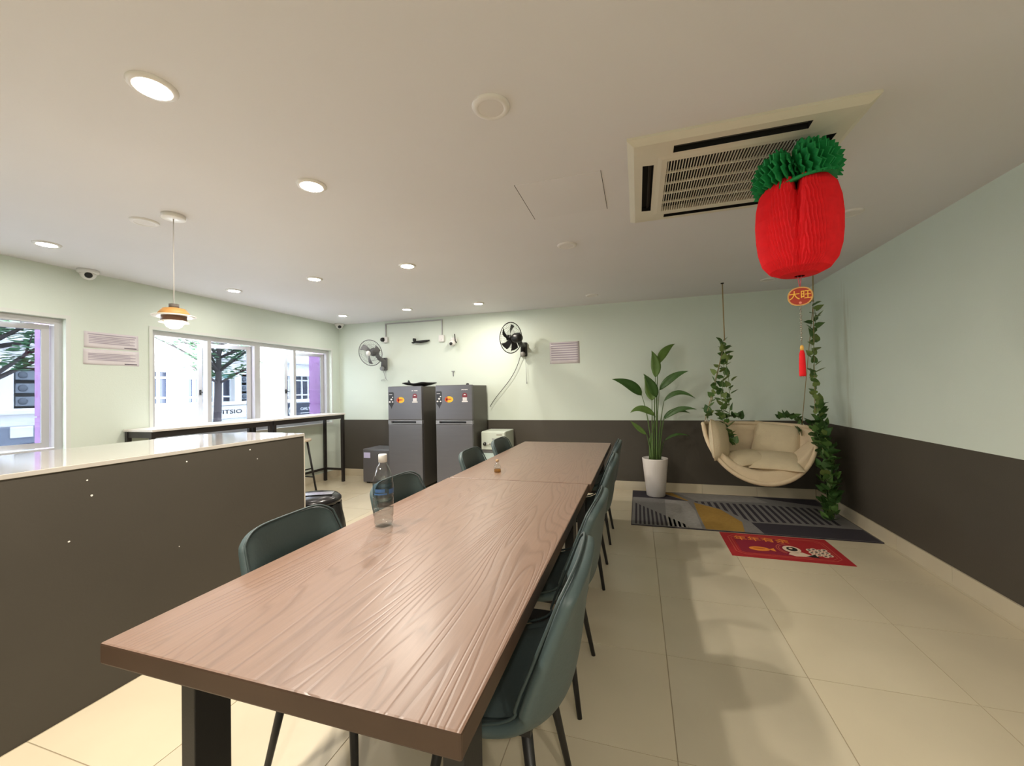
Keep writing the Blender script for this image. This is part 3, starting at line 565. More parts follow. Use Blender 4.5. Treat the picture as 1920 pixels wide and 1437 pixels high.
# ------------------------------------------------------------------ wall fans
def wall_fan(label, mount, centre, normal, dark, blades, rad, up=(0, 0, 1)):
    mB = M_black if dark else mat('grey fan plastic', (0.14, 0.143, 0.15), 0.45); mC = M_blackm if dark else mat('grey wire', (0.14, 0.145, 0.15), 0.4)
    mBl = mat('smoked black blade', (0.02, 0.02, 0.022), 0.3) if dark else mat('grey blade', (0.17, 0.172, 0.175), 0.35)
    t = thing('wall_fan', label, 'fan', mount); o3 = Vector(centre) - Vector(mount); n = Vector(normal).normalized()
    Q = frame_m(o3, Vector(up).cross(n), n.cross(Vector(up).cross(n)))          # local z = blowing direction
    q = MB()
    ring = lambda r, z: [Q @ Vector((r * math.cos(2 * PI * i / 40), r * math.sin(2 * PI * i / 40), z)) for i in range(40)]
    q.tube(ring(rad, 0.0), 0.006, 6, closed=True); q.build('guard_ring', mC, t)
    q = MB()
    for i in range(44):
        a = 2 * PI * i / 44; c_, s_ = math.cos(a), math.sin(a)
        for sg in (1, -1):
            q.tube([Q @ Vector((r * c_, r * s_, sg * z)) for r, z in ((0.035, 0.055), (rad * 0.6, 0.05), (rad * 0.92, 0.025), (rad, 0.0))], 0.0011, 3)
    q.tube(ring(rad * 0.65, 0.05), 0.0016, 4, closed=True); q.tube(ring(rad * 0.65, -0.05), 0.0016, 4, closed=True); w_ = q.build('guard_wires', mC, t); w_['kind'] = 'stuff'
    q = MB(); q.lathe([(0, 0.062), (0.036, 0.060), (0.040, 0.050), (0, 0.050)], 24, M=Q); q.build('badge', M_white if not dark else M_black, t)
    q = MB(); q.lathe([(0, 0.03), (0.03, 0.028), (0.034, -0.02), (0, -0.02)], 20, M=Q); q.build('hub', mB, t)
    for k in range(blades):
        def bf(u, v):
            r = 0.03 + (rad * 0.86 - 0.03) * v; a = 2 * PI * k / blades + (u - 0.5) * (0.75 - 0.15 * v) + 0.45 * v; return Q @ Vector((r * math.cos(a), r * math.sin(a), 0.02 * (u - 0.5) * 2 + 0.002))
        q = MB(); q.grid(bf, 5, 7); b_ = q.build('blade', mBl, t); so = b_.modifiers.new('thick', 'SOLIDIFY'); so.thickness = 0.003
    q = MB(); q.lathe([(0.0, -0.05), (0.055, -0.055), (0.064, -0.08), (0.060, -0.15), (0.045, -0.175), (0, -0.18)], 20, M=Q); q.build('motor', mB, t)
    a = Q @ Vector((0, 0, -0.12)); b = Vector((0, -0.045, 0.05))
    q = MB(); q.tube([a, a.lerp(b, 0.5) + Vector((0, 0, -0.03)), b, Vector((0, -0.045, -0.05))], [0.03, 0.034, 0.04, 0.042], 12); q.build('arm', mB, t)
    q = MB(); q.cbox((0, -0.02, 0), (0.09, 0.04, 0.20)); q.build('wall_bracket', mB, t, bevel=0.01)
    q = MB(); q.lathe([(0, 0.03), (0.028, 0.03), (0.034, 0.02), (0.036, 0)], 20, M=frame_m((0, -0.075, -0.07), (1, 0, 0), (0, 0, 1))); q.build('speed_knob', M_grey if not dark else mat('grey knob', (0.25, 0.24, 0.22), 0.4), t)
    return t
f1 = wall_fan('grey wall fan above the mini fridge, facing the room', (-3.80, 5.53, 1.78), (-3.83, 5.20, 1.935), (0.05, -0.97, -0.22), False, 3, 0.195)
q = MB(); q.tube(bez([(0.0, -0.05, -0.10), (0.02, -0.05, -0.2), (0.03, -0.03, -0.24), (0.05, -0.02, -0.26)], 8), 0.003, 5); q.tube([(0.03, -0.03, -0.10), (0.03, -0.03, -0.23), (-0.05, -0.03, -0.245), (-0.06, -0.03, -0.26), (0.02, -0.03, -0.262)], 0.0025, 5); q.build('pull_cord', M_grey, f1)
f2 = wall_fan('black wall fan with trailing cord on the back wall', (-1.52, 5.53, 1.90), (-1.60, 5.17, 2.03), (-0.80, 0.42, 0.10), True, 5, 0.205)
q = MB(); q.tube([(0.03, -0.05, -0.1), (0.03, -0.03, -0.3), (0.035, -0.03, -0.46)], 0.0025, 5); q.lathe([(0, 0), (0.007, 0.003), (0.005, 0.03), (0, 0.03)], 8, c=(0.035, -0.03, -0.485)); q.build('pull_cord', M_grey, f2)
q = MB(); q.tube(bez([(-0.03, -0.05, -0.06), (-0.10, -0.03, -0.22), (-0.12, -0.03, -0.38), (-0.30, -0.03, -0.52), (-0.44, -0.03, -0.66), (-0.52, -0.03, -0.80)], 18), 0.0045, 6)
q.build('power_cord', mat('dark cord', (0.06, 0.06, 0.05), 0.5), f2)

# ------------------------------------------------------------------ small things on the back wall
M_con = mat('grey white trunking', (0.42, 0.42, 0.43), 0.5)
t = thing('cable_trunking', 'thin pale cable trunking bridging two wall boxes near the ceiling', 'trunking', (-3.28, YB, 2.4))
q = MB(); q.box((-0.489, -0.016, 0.006), (0.478, 0, 0.022)); q.build('run', M_con, t)
q = MB(); q.box((-0.505, -0.014, -0.20), (-0.489, 0, 0.022)); q.build('drop', M_con, t)
q = MB(); q.box((0.478, -0.014, -0.22), (0.492, 0, 0.022)); q.build('drop', M_con, t)
t = thing('box_camera', 'small white box camera with black lens above the grey fan', 'camera', (-3.775, YB, 2.165))
q = MB(); q.cbox((0, -0.02, 0), (0.075, 0.04, 0.09)); q.build('body', M_white, t, bevel=0.008); q = MB(); q.lathe([(0, 0.05), (0.02, 0.048), (0.032, 0.03), (0.034, 0.0)], 18, M=frame_m((-0.025, -0.035, 0.0), (0.8, -0.6, 0), (0, 0, 1))); q.build('lens', M_black, t)
t = thing('socket_box', 'white wall socket box at the end of the trunking', 'socket', (-2.80, YB, 2.13)); q = MB(); q.cbox((0, -0.017, 0), (0.088, 0.034, 0.10)); q.build('box', M_white, t, bevel=0.006)
q = MB(); q.cbox((-0.01, -0.037, -0.02), (0.03, 0.008, 0.022)); q.build('switch', M_white, t)
t = thing('wall_camera', 'white swivel camera with two black aerials on the back wall', 'camera', (-2.60, YB, 2.06))
q = MB(); q.lathe([(0, 0), (0.05, 0), (0.05, 0.02), (0.03, 0.03), (0, 0.03)], 20, M=frame_m((0, 0, 0.03), (1, 0, 0), (0, 0, 1))); q.build('base', M_white, t)
q = MB(); q.lathe([(0.001, -0.06)] + [(0.05 * math.cos(a), -0.02 + 0.05 * math.sin(a) if a > 0 else -0.02 + 0.04 * math.sin(a)) for a in [-PI / 2 * 0.9, -1, -0.5, 0, 0.5, 1, 1.35]] + [(0.001, 0.031)], 20, c=(0, -0.07, 0)); q.build('head', M_white, t)
q = MB(); q.lathe([(0, 0.012), (0.022, 0.01), (0.024, 0)], 18, M=frame_m((0, -0.113, -0.03), (1, 0, 0), (0, 0.3, 1))); q.build('lens', M_black, t)
for a, b in (((0.035, -0.04, 0.02), (0.03, -0.05, 0.12)), ((0.035, -0.04, 0.02), (0.06, -0.05, -0.01))):
    q = MB(); q.tube([a, b], 0.007, 8); q.build('aerial', M_black, t)
t = thing('bracket_shelf', 'black plane-shaped wall bracket between the trunking drops', 'bracket', (-3.14, YB, 2.095))
q = MB(); q.tube([(-0.13, -0.02, 0.02), (-0.10, -0.04, 0.005), (0, -0.05, 0), (0.09, -0.04, 0.008), (0.14, -0.02, 0.02)], [0.012, 0.014, 0.022, 0.018, 0.008], 8); q.build('arm', M_black, t)
q = MB(); q.cbox((-0.115, -0.03, 0.035), (0.03, 0.06, 0.05)); q.cbox((-0.14, -0.03, -0.005), (0.03, 0.04, 0.02)); q.build('clamp', M_black, t, bevel=0.005)
t = thing('wall_hook', 'small grey metal hook above the right fridge', 'hook', (-2.625, YB, 1.60)); q = MB(); q.cbox((0, -0.006, 0.03), (0.05, 0.012, 0.014)); q.cbox((0.002, -0.006, -0.01), (0.014, 0.012, 0.07)); q.build('plate', M_grey, t, bevel=0.003)
# notices
M_paper = mat('white notice paper', (0.74, 0.69, 0.72), 0.35, noise=0.03, nscale=30); M_purple = mat('purple grey print', (0.42, 0.36, 0.44), 0.6); M_inkd = mat('dark grey print', (0.15, 0.12, 0.15), 0.6)
def notice(label, M, w, h, rows, m_rows, sign=False, parent_=None, name='paper_notice'):
    t = tag(empty(name), label, 'notice'); t.matrix_world = M
    q = MB(); q.grid(lambda u, v: ((u - 0.5) * w, (v - 0.5) * h, 0.0015 + 0.0012 * math.sin(u * 7 + v * 3)), 8, 6); o = q.build('sheet', M_paper, t); so = o.modifiers.new('thick', 'SOLIDIFY'); so.thickness = 0.0006
    q = MB()
    for (x0, x1, y, th) in rows: q.box((x0 * w - w / 2, y * h - h / 2 - th / 2, 0.0032), (x1 * w - w / 2, y * h - h / 2 + th / 2, 0.0036))
    q.build('print', m_rows, t)
    if sign:
        q = MB(); q.box((w * 0.22, -h * 0.42, 0.0032), (w * 0.46, -h * 0.36, 0.0036)); q.build('signature', M_inkd, t)
    return t
ML = lambda y, z: frame_m((XL, y, z), (0, 1, 0), (0, 0, 1))
rws = [(0.06, 0.95, 0.86, 0.008)] + [(0.08, 0.93 - 0.1 * (i % 2), 0.72 - 0.10 * i, 0.006) for i in range(5)]
notice('upper of two white printed notices between the windows', ML(2.51, 1.862), 0.41, 0.145, rws, M_purple, True); notice('lower of two white printed notices between the windows', ML(2.51, 1.708), 0.42, 0.14, rws[1:], M_purple, True)
notice('white printed notice with purple lines beside the black fan', frame_m((-0.948, YB, 1.83), (1, 0, 0), (0, 0, 1)), 0.41, 0.30, [(0.05, 0.95, 0.92 - 0.105 * i, 0.014) for i in range(8)], M_purple)

# ------------------------------------------------------------------ bar tables along the window
M_bt = mat('white laminate', (0.74, 0.70, 0.66), 0.3); M_bl = mat('dark brown metal leg', (0.022, 0.018, 0.017), 0.4)
def bar_table(label, y0, y1):
    t = thing('bar_table', label, 'table', (-4.46, (y0 + y1) / 2, 0), group='two narrow bar tables under the window'); d = (y1 - y0) / 2 - 0.003; w = 0.20
    box1('tabletop', (-w, -d, 1.012), (w, d, 1.035), M_bt, t, bevel=0.004)
    for sx in (-1, 1):
        for sy in (-1, 1): box1('leg', (sx * (w - 0.035) - 0.018, sy * (d - 0.022) - 0.018, 0), (sx * (w - 0.035) + 0.018, sy * (d - 0.022) + 0.018, 1.012), M_bl, t)
        box1('apron', (sx * (w - 0.035) - 0.012, -d + 0.04, 0.955), (sx * (w - 0.035) + 0.012, d - 0.04, 1.011), M_bl, t)
    for sy in (-1, 1):
        box1('end_rail', (-w + 0.053, sy * (d - 0.022) - 0.012, 0.955), (w - 0.053, sy * (d - 0.022) + 0.012, 1.011), M_bl, t)
        box1('foot_rail', (-w + 0.053, sy * (d - 0.022) - 0.012, 0.17), (w - 0.053, sy * (d - 0.022) + 0.012, 0.20), M_bl, t)
    box1('long_rail', (-w + 0.023, -d + 0.04, 0.17), (-w + 0.047, d - 0.04, 0.20), M_bl, t)
bar_table('white topped narrow bar table under the far half of the window', 3.895, 5.16); bar_table('white topped narrow bar table nearer the pendant lamp', 2.58, 3.888)
t = thing('bar_stool', 'dark four-legged bar stool with pale round seat behind the counter end', 'stool', (-4.39, 4.38, 0))
q = MB(); q.lathe([(0, 0.695), (0.155, 0.695), (0.165, 0.705), (0.165, 0.722), (0.155, 0.73), (0, 0.73)], 28); q.build('seat', mat('pale wood seat', (0.62, 0.52, 0.40), 0.45, noise=0.1), t)
for a in range(4):
    a_ = PI / 4 + a * PI / 2; q = MB(); q.tube([(0.11 * math.cos(a_), 0.11 * math.sin(a_), 0.694), (0.215 * math.cos(a_), 0.215 * math.sin(a_), 0)], 0.013, 8); q.build('leg', M_blackm, t)
for z_, k_ in ((0.20, 0), (0.32, 1)):
    r_ = 0.215 - (0.215 - 0.11) * z_ / 0.694
    for a in range(4):
        if (a % 2) != k_: continue
        for b in (a, (a + 2) % 4):
            a1 = PI / 4 + b * PI / 2; a2 = a1 + PI / 2; q = MB(); q.tube([(r_ * math.cos(a1), r_ * math.sin(a1), z_), (r_ * math.cos(a2), r_ * math.sin(a2), z_)], 0.009, 6); q.build('stretcher', M_blackm, t)
        break
# bin
t = thing('trash_bin', 'round black swing-lid bin with a black bag behind the counter end', 'bin', (-2.60, 2.74, 0))
M_bin = mat('glossy black bin', (0.012, 0.011, 0.012), 0.25); M_bag = mat('black bin bag', (0.012, 0.012, 0.012), 0.3, bump=0.5, bscale=18)
q = MB(); q.lathe([(0, 0), (0.17, 0), (0.19, 0.02), (0.205, 0.44), (0.20, 0.44), (0.18, 0.03)], 32, cap=False); q.build('body', M_bin, t)
q = MB(); q.lathe([(0.215, 0.43), (0.222, 0.445), (0.220, 0.465), (0.200, 0.485), (0.15, 0.497), (0, 0.500)], 36, cap=False); q.build('lid', M_bin, t)
q = MB(); q.box((-0.16, -0.055, 0.493), (0.16, 0.055, 0.503)); q.build('swing_flap', mat('silver grey flap', (0.42, 0.42, 0.46), 0.25, 0.6), t, rot=(0, 0, 0.5), bevel=0.01)
q = MB(); q.box((-0.165, -0.062, 0.490), (0.165, -0.055, 0.5055)); q.build('flap_gap', M_black, t, rot=(0, 0, 0.5))
def bagf(u, v):
    a = 2 * PI * u; r = 0.212 + 0.035 * (1 - v) * (0.6 + 0.4 * math.sin(7 * a)) + 0.010 * math.sin(13 * a + 4 * v) + (0.05 * math.exp(-((a - 0.2) / 0.5) ** 2) if a < PI else 0.05 * math.exp(-((a - 0.2 - 2 * PI) / 0.5) ** 2)) * (1.2 - v); return (r * math.cos(a), r * math.sin(a), 0.425 - 0.36 * (1 - v) + 0.012 * math.sin(9 * a) * (1 - v))
q = MB(); q.grid(bagf, 60, 8); q.build('bag', M_bag, t)
# ------------------------------------------------------------------ leaves
def leaf_surface(q, path, width, fold=0.25, n=10, M=None, sharp=1.0):
    # a blade along a path of points, widest before the middle, folded along the midrib
    P = [Vector(p) for p in path]; k = len(P); rows = []
    for i, p in enumerate(P):
        s = i / (k - 1); w = width * (math.sin(PI * min(1, s ** 0.75)) ** sharp) + 0.0008
        t = (P[min(i + 1, k - 1)] - P[max(i - 1, 0)]).normalized(); side = t.cross(SIDE_UP); side = side.normalized() if side.length > 1e-4 else Vector((1, 0, 0)); nn = side.cross(t)
        rows.append([p - side * w + nn * w * fold, p - side * w * 0.5 + nn * w * fold * 0.35, p, p + side * w * 0.5 + nn * w * fold * 0.35, p + side * w + nn * w * fold])
    vs = [v for r in rows for v in r]; fs = [(i * 5 + j, i * 5 + j + 1, (i + 1) * 5 + j + 1, (i + 1) * 5 + j) for i in range(k - 1) for j in range(4)]
    q.add(vs, fs, 0, M, True)
SIDE_UP = Vector((0, -1, 0.3)).normalized()
M_leaf = mat('glossy green leaf', (0.050, 0.125, 0.025), 0.35, noise=0.3, nscale=14); M_leaf2 = mat('light green leaf', (0.11, 0.20, 0.04), 0.4, noise=0.3, nscale=14); M_stem = mat('green stem', (0.10, 0.17, 0.05), 0.5, noise=0.2)
pp = thing('potted_plant', 'tall bird of paradise plant in a tapered white pot on the rug corner', 'plant', (0.18, 5.27, 0.010))
q = MB(); q.lathe([(0, 0), (0.100, 0), (0.108, 0.006), (0.150, 0.448), (0.150, 0.456), (0.138, 0.456), (0.134, 0.42), (0, 0.42)], 40); q.build('pot', mat('white glazed pot', (0.82, 0.77, 0.74), 0.4), pp)
q = MB(); q.lathe([(0, 0.425), (0.135, 0.425)], 24, cap=False); q.build('soil', mat('dark soil', (0.05, 0.035, 0.025), 0.95, noise=0.5, nscale=60, bump=0.6), pp)
# (stem foot x, stem end x z, tip x z, mid control dx dz, width, y offset start, y offset tip, light)
LV = [((-0.03), (-0.135, 1.222), (-0.475, 1.43), (0.06, 0.06), 0.075, -0.02, -0.20, 0), ((-0.02), (-0.02, 1.16), (-0.10, 1.45), (0.05, 0.0), 0.085, -0.06, -0.02, 1),
      (0.0, (0.03, 1.44), (-0.005, 1.775), (0.05, 0.02), 0.070, 0.02, 0.05, 1), (0.02, (0.065, 1.60), (0.275, 1.858), (-0.04, 0.06), 0.060, 0.03, 0.16, 1),
      (0.02, (0.07, 1.28), (0.40, 1.505), (-0.03, 0.08), 0.055, -0.02, -0.05, 0), (0.04, (0.12, 1.15), (0.465, 1.18), (-0.02, 0.17), 0.035, -0.02, -0.06, 0),
      (0.05, (0.115, 0.93), (0.475, 1.05), (-0.02, 0.12), 0.040, -0.03, -0.08, 0), (0.05, (0.11, 0.94), (0.41, 1.00), (-0.02, 0.12), 0.035, 0.02, 0.02, 0),
      (-0.03, (0.015, 0.97), (-0.275, 1.015), (-0.02, 0.14), 0.050, -0.05, -0.12, 1), (-0.04, (-0.09, 0.74), (-0.275, 0.91), (-0.02, 0.01), 0.035, -0.02, -0.06, 1),
      (0.02, (0.03, 1.20), (-0.11, 1.485), (0.04, 0.0), 0.065, -0.09, -0.16, 0), (0.06, (0.115, 0.66), (0.41, 0.72), (-0.02, 0.09), 0.018, 0.05, 0.10, 0)]
for (fx, (ex, ez), (tx, tz), (mx_, mz_), wd, y0, y1, lt) in LV:
    foot = Vector((fx, y0 * 0.5, 0.42)); e = Vector((ex, y0, ez)); tip = Vector((tx, y1, tz)); mid = (e + tip) / 2 + Vector((mx_, 0, mz_))
    l_ = MB(); leaf_surface(l_, bez([e, mid, tip], 12), wd * 0.82, 0.22); lo = l_.build('leaf', M_leaf2 if lt else M_leaf, pp); so = lo.modifiers.new('thick', 'SOLIDIFY'); so.thickness = 0.001
    q = MB(); q.tube(bez([foot, Vector((fx * 1.4, y0 * 0.7, (0.42 + ez) * 0.55)), e], 8), [0.011 - 0.008 * i / 8 for i in range(9)], 6); q.build('stem', M_stem, pp)
for i in range(5):
    x_ = -0.06 + 0.03 * i; q = MB(); q.tube([(x_, 0.03 * math.sin(i * 2), 0.42), (x_ * 0.9, 0.02 * math.sin(i * 2), 0.70 + 0.06 * (i % 3))], [0.013, 0.006], 6); q.build('stem', M_stem, pp)

# ------------------------------------------------------------------ rug and mat
RX0, RX1, RY0, RY1 = -0.088, 1.905, 4.125, 5.470
rug = thing('area_rug', 'geometric grey, navy and mustard rug under the hanging chair', 'rug', (RX0, RY0, 0.0))
RW, RD = RX1 - RX0, RY1 - RY0
M_rg = mat('grey rug pile', (0.20, 0.19, 0.185), 0.95, noise=0.25, nscale=25, bump=0.4, bscale=300, stretch=(8, 1, 1)); M_rl = mat('light grey rug pile', (0.30, 0.285, 0.27), 0.95, noise=0.2, nscale=25, bump=0.4, bscale=300)
M_rn = mat('navy black rug pile', (0.030, 0.025, 0.036), 0.95, noise=0.2, nscale=40, bump=0.4, bscale=300); M_ry = mat('mustard rug pile', (0.33, 0.19, 0.035), 0.95, noise=0.2, nscale=30, bump=0.4, bscale=300)
q = MB(); q.prism([(0, 0), (RW, 0), (RW, RD), (0, RD)], 0.0, 0.008); q.build('pile', M_rg, rug)
q = MB(); q.box((-0.006, -0.006, 0), (0, RD + 0.006, 0.008)); q.box((RW, -0.006, 0), (RW + 0.006, RD + 0.006, 0.008)); q.box((0, -0.006, 0), (RW, 0, 0.008)); q.box((0, RD, 0), (RW, RD + 0.006, 0.008)); q.build('binding', M_rn, rug)
def patch(name, poly, m, z=0.0085): 
    q = MB(); q.prism(poly, 0.008, z); return q.build(name, m, rug)
def clip(poly, a, b, c):   # keep a*x+b*y<=c
    out = []
    for i in range(len(poly)):
        p, r = poly[i], poly[(i + 1) % len(poly)]; fp, fr_ = a * p[0] + b * p[1] - c, a * r[0] + b * r[1] - c
        if fp <= 0: out.append(p)
        if fp * fr_ < 0: s = fp / (fp - fr_); out.append((p[0] + (r[0] - p[0]) * s, p[1] + (r[1] - p[1]) * s))
    return out
patch('navy_patch', [(0, 1.02), (0.20, 1.02), (0.60, 0.97), (0.30, RD - 0.05), (0.24, RD), (0, RD)], M_rn)
patch('mustard_patch', [(0.31, RD - 0.02), (0.46, RD - 0.02), (0.62, 0.98), (0.60, 0.975)], M_ry)
patch('mustard_patch', [(0.665, 0.92), (0.90, 0.70), (1.02, 0.30), (0.98, 0.01), (0.66, 0.01), (0.655, 0.55)], M_ry)
patch('light_patch', [(0.32, 0.02), (0.63, 0.02), (0.64, 0.60), (0.60, 0.95), (0.36, 0.98)], M_rl)
patch('light_patch', [(0.50, RD - 0.01), (1.35, RD - 0.01), (1.45, 1.08), (0.70, 1.02)], M_rl)
patch('navy_patch', [(1.10, 0.31), (RW - 0.005, 0.31), (RW - 0.005, 0.005), (1.13, 0.005)], M_rn)
patch('navy_patch', [(1.32, RD - 0.02), (RW - 0.01, RD - 0.02), (RW - 0.01, 1.02)], M_rn)
zone = [(0.02, 0.78), (0.50, 0.10), (0.52, 0.02), (0.02, 0.02)]
for i in range(13):
    p = clip(clip(zone, -1, 0, -(0.03 + 0.04 * i)), 1, 0, 0.03 + 0.04 * i + 0.02)
    if len(p) > 2: patch('stripe', p, M_rn)
zone = [(0.66, 0.98), (1.90, 0.95), (1.90, 0.40), (1.10, 0.34), (0.95, 0.66)]
for i in range(19):
    c0 = 0.68 + 0.064 * i
    p = clip(clip(zone, -1, 0, -c0), 1, 0, c0 + 0.032)
    if len(p) > 2: patch('stripe', p, M_rn)
# red new year mat
mt = thing('door_mat', 'red printed new year mat with gold lettering on the floor before the rug', 'mat', (0.675, 3.563, 0.0), 0.0)
MW, MD = 0.81, 0.535
M_mat = mat('red mat cloth', (0.36, 0.012, 0.018), 0.7, noise=0.12, nscale=12, bump=0.15, bscale=150); M_mat2 = mat('deep crimson print', (0.24, 0.008, 0.030), 0.7); M_cream = mat('cream print', (0.75, 0.58, 0.45), 0.6); M_org = mat('orange gold print', (0.80, 0.26, 0.035), 0.55)
q = MB(); q.box((0, 0, 0), (MW, MD, 0.004)); q.build('cloth', M_mat, mt)
q = MB(); q.prism([(0.09, 0.09), (0.46, 0.09), (0.46, 0.45), (0.09, 0.45)], 0.004, 0.0043); q.build('print_panel', M_mat2, mt)
def outline(name, x0, y0, x1, y1, w, m, c=0.05):
    P = [(x0 + c, y0), (x1 - c, y0), (x1, y0 + c), (x1, y1 - c), (x1 - c, y1), (x0 + c, y1), (x0, y1 - c), (x0, y0 + c)]
    q = MB()
    for i in range(8):
        a, b = Vector(P[i]), Vector(P[(i + 1) % 8]); d = (b - a).normalized(); n_ = Vector((-d.y, d.x)) * w / 2; q.prism([tuple(a + n_), tuple(b + n_), tuple(b - n_), tuple(a - n_)], 0.0043, 0.0047)
    q.build(name, m, mt)
outline('border_line', 0.05, 0.05, MW - 0.05, MD - 0.05, 0.006, mat('coral print', (0.50, 0.09, 0.06), 0.6)); outline('border_line', 0.07, 0.07, MW - 0.07, MD - 0.07, 0.004, mat('coral print', (0.50, 0.09, 0.06), 0.6))
me = text_mesh('年年有余', 0.105, 0.0003, 0.0006); me.materials.clear(); me.materials.append(M_org); link('lettering', me, mt, (0.30, 0.405, 0.0048))
q = MB(); q.prism(ell(0.235, 0.19, 0.075, 0.045, 18), 0.0043, 0.0048); q.prism([(0.30, 0.19), (0.345, 0.225), (0.345, 0.155)], 0.0043, 0.0048); q.build('fish_print', M_org, mt)
q = MB(); q.prism(ell(0.235, 0.195, 0.045, 0.012, 12), 0.0048, 0.0051); q.build('fish_line', mat('deep orange print', (0.55, 0.12, 0.02), 0.6), mt)
q = MB(); q.prism(ell(0.475, 0.235, 0.062, 0.075, 20), 0.0043, 0.0048); q.prism([(0.44, 0.16), (0.53, 0.18), (0.60, 0.10), (0.46, 0.09), (0.42, 0.12)], 0.0043, 0.0048)
for i in range(3):
    for j in range(4): q.prism(ell(0.60 + 0.036 * j, 0.14 + 0.055 * i + 0.02 * (j % 2), 0.022, 0.027, 10), 0.0043, 0.0048)
q.build('lion_print', M_cream, mt)
q = MB(); q.prism(ell(0.478, 0.24, 0.038, 0.045, 16), 0.0048, 0.0051); q.prism([(0.53, 0.10), (0.60, 0.15), (0.62, 0.09)], 0.0048, 0.0051)
o = q.build('lion_line', M_sticker_k, mt); o['kind'] = 'stuff'; q = MB()
for i in range(3):
    for j in range(4): q.prism(ell(0.60 + 0.036 * j, 0.14 + 0.055 * i + 0.02 * (j % 2), 0.010, 0.013, 8), 0.0048, 0.0051)
o = q.build('lion_scale', M_sticker_k, mt); o['kind'] = 'stuff'
q = MB(); q.prism(ell(0.472, 0.25, 0.014, 0.016, 10), 0.0051, 0.0054); q.build('lion_eye_glint', M_cream, mt)
for r_ in (0.088, 0.104):
    q = MB(); pts_ = [(0.475 + r_ * math.cos(a), 0.235 + r_ * 1.15 * math.sin(a)) for a in [PI * 0.55 + PI * 0.75 * i / 12 for i in range(13)]]
    for i in range(12):
        a, b = Vector(pts_[i]), Vector(pts_[i + 1]); d = (b - a).normalized(); n_ = Vector((-d.y, d.x)) * 0.004; q.prism([tuple(a + n_), tuple(b + n_), tuple(b - n_), tuple(a - n_)], 0.0043, 0.0047)
    q.build('lion_outline', mat('coral print', (0.50, 0.09, 0.06), 0.6), mt)

# ------------------------------------------------------------------ hanging chair
M_fab = mat('cream canvas', (0.68, 0.55, 0.38), 0.85, noise=0.08, nscale=12, bump=0.25, bscale=120); M_fab2 = mat('oatmeal cushion cloth', (0.64, 0.54, 0.37), 0.9, noise=0.08, nscale=12, bump=0.3, bscale=140)
M_rope = mat('tan rope', (0.42, 0.32, 0.16), 0.8, bump=0.5, bscale=200)
HX, HY, A_, ZT = 1.165, 4.80, 0.505, 0.945
hc = thing('hanging_chair', 'cream canvas hanging basket chair on ropes in the corner', 'hanging chair', (HX, HY, 0))
def xs_(s): return -A_ * math.cos(PI * s)
def front(s): c = math.sin(PI * s); return Vector((xs_(s), -0.05 - 0.27 * c, ZT - 0.02 - 0.535 * c - 0.04 * s))
def back(s): c = math.sin(PI * s); return Vector((xs_(s), -0.05 + 0.36 * c ** 0.8, ZT - 0.02 + 0.005 * c - 0.04 * s))
def basket(u, v, dz=0.0):
    s = 0.001 + 0.998 * u; f_, b_ = front(s), back(s); d = (b_ - f_).length; c = math.sin(PI * s)
    p1 = f_ + Vector((0, 0.10 * c, -0.03 * c)); p2 = Vector((f_.x, b_.y + 0.05 * c, f_.z - 0.02 * c)); a = [f_, p1, p2, b_]
    while len(a) > 1: a = [a[j].lerp(a[j + 1], v) for j in range(len(a) - 1)]
    return a[0] + Vector((0, 0, dz * c))
q = MB(); q.grid(lambda u, v: basket(u, v), 36, 20); o = q.build('basket', M_fab, hc); so = o.modifiers.new('thick', 'SOLIDIFY'); so.thickness = 0.022; so.offset = 0
rim = [front(i / 32) for i in range(33)] + [back(1 - i / 32) for i in range(1, 32)]
q = MB(); q.tube(rim, 0.021, 10, closed=True); q.build('rim', M_fab, hc)
def seatpad(u, v):
    s = 0.10 + 0.80 * u; p = basket(s, 0.04 + 0.50 * v); e = max(0, min(1, 6 * u, 6 * (1 - u), 5 * v, 5 * (1 - v))); return p + Vector((0, 0, 0.02 + 0.10 * math.sin(PI / 2 * e)))
q = MB(); q.grid(seatpad, 26, 14); q.grid(lambda u, v: basket(0.10 + 0.80 * (1 - u), 0.04 + 0.50 * v) + Vector((0, 0, 0.012)), 26, 14)
q.build('seat_pad', M_fab, hc)
def ropes(hook, split, ends):
    q = MB(); h = Vector(hook) - Vector((HX, HY, 0)); s_ = Vector(split) - Vector((HX, HY, 0)); q.tube([h, s_], 0.006, 8); q.build('rope', M_rope, hc)
    q = MB(); q.lathe([(0, 0), (0.018, 0), (0.018, -0.006), (0.006, -0.012), (0, -0.03)], 14, c=h); q.build('ceiling_hook', M_black, hc)
    q = MB(); q.cbox(s_, (0.022, 0.022, 0.045)); q.build('connector', M_white, hc, bevel=0.004)
    for e_ in ends:
        q = MB(); q.tube([s_, e_], 0.0035, 6); q.build('rope', M_rope, hc)
        q = MB(); q.tube([e_ + Vector((0.012 * math.cos(a), 0, 0.012 * math.sin(a))) for a in [2 * PI * i / 12 for i in range(12)]], 0.004, 6, closed=True); q.build('clip', M_chrome, hc)
ropes((0.915, 4.93, ZC), (0.915, 4.90, 1.80), [front(0.02) + Vector((0, 0, 0.02)), back(0.16) + Vector((0, 0, 0.02))])
ropes((1.735, 4.85, ZC), (1.72, 4.83, 2.14), [front(0.98) + Vector((0, 0, 0.02)), back(0.86) + Vector((0, 0, 0.02))])
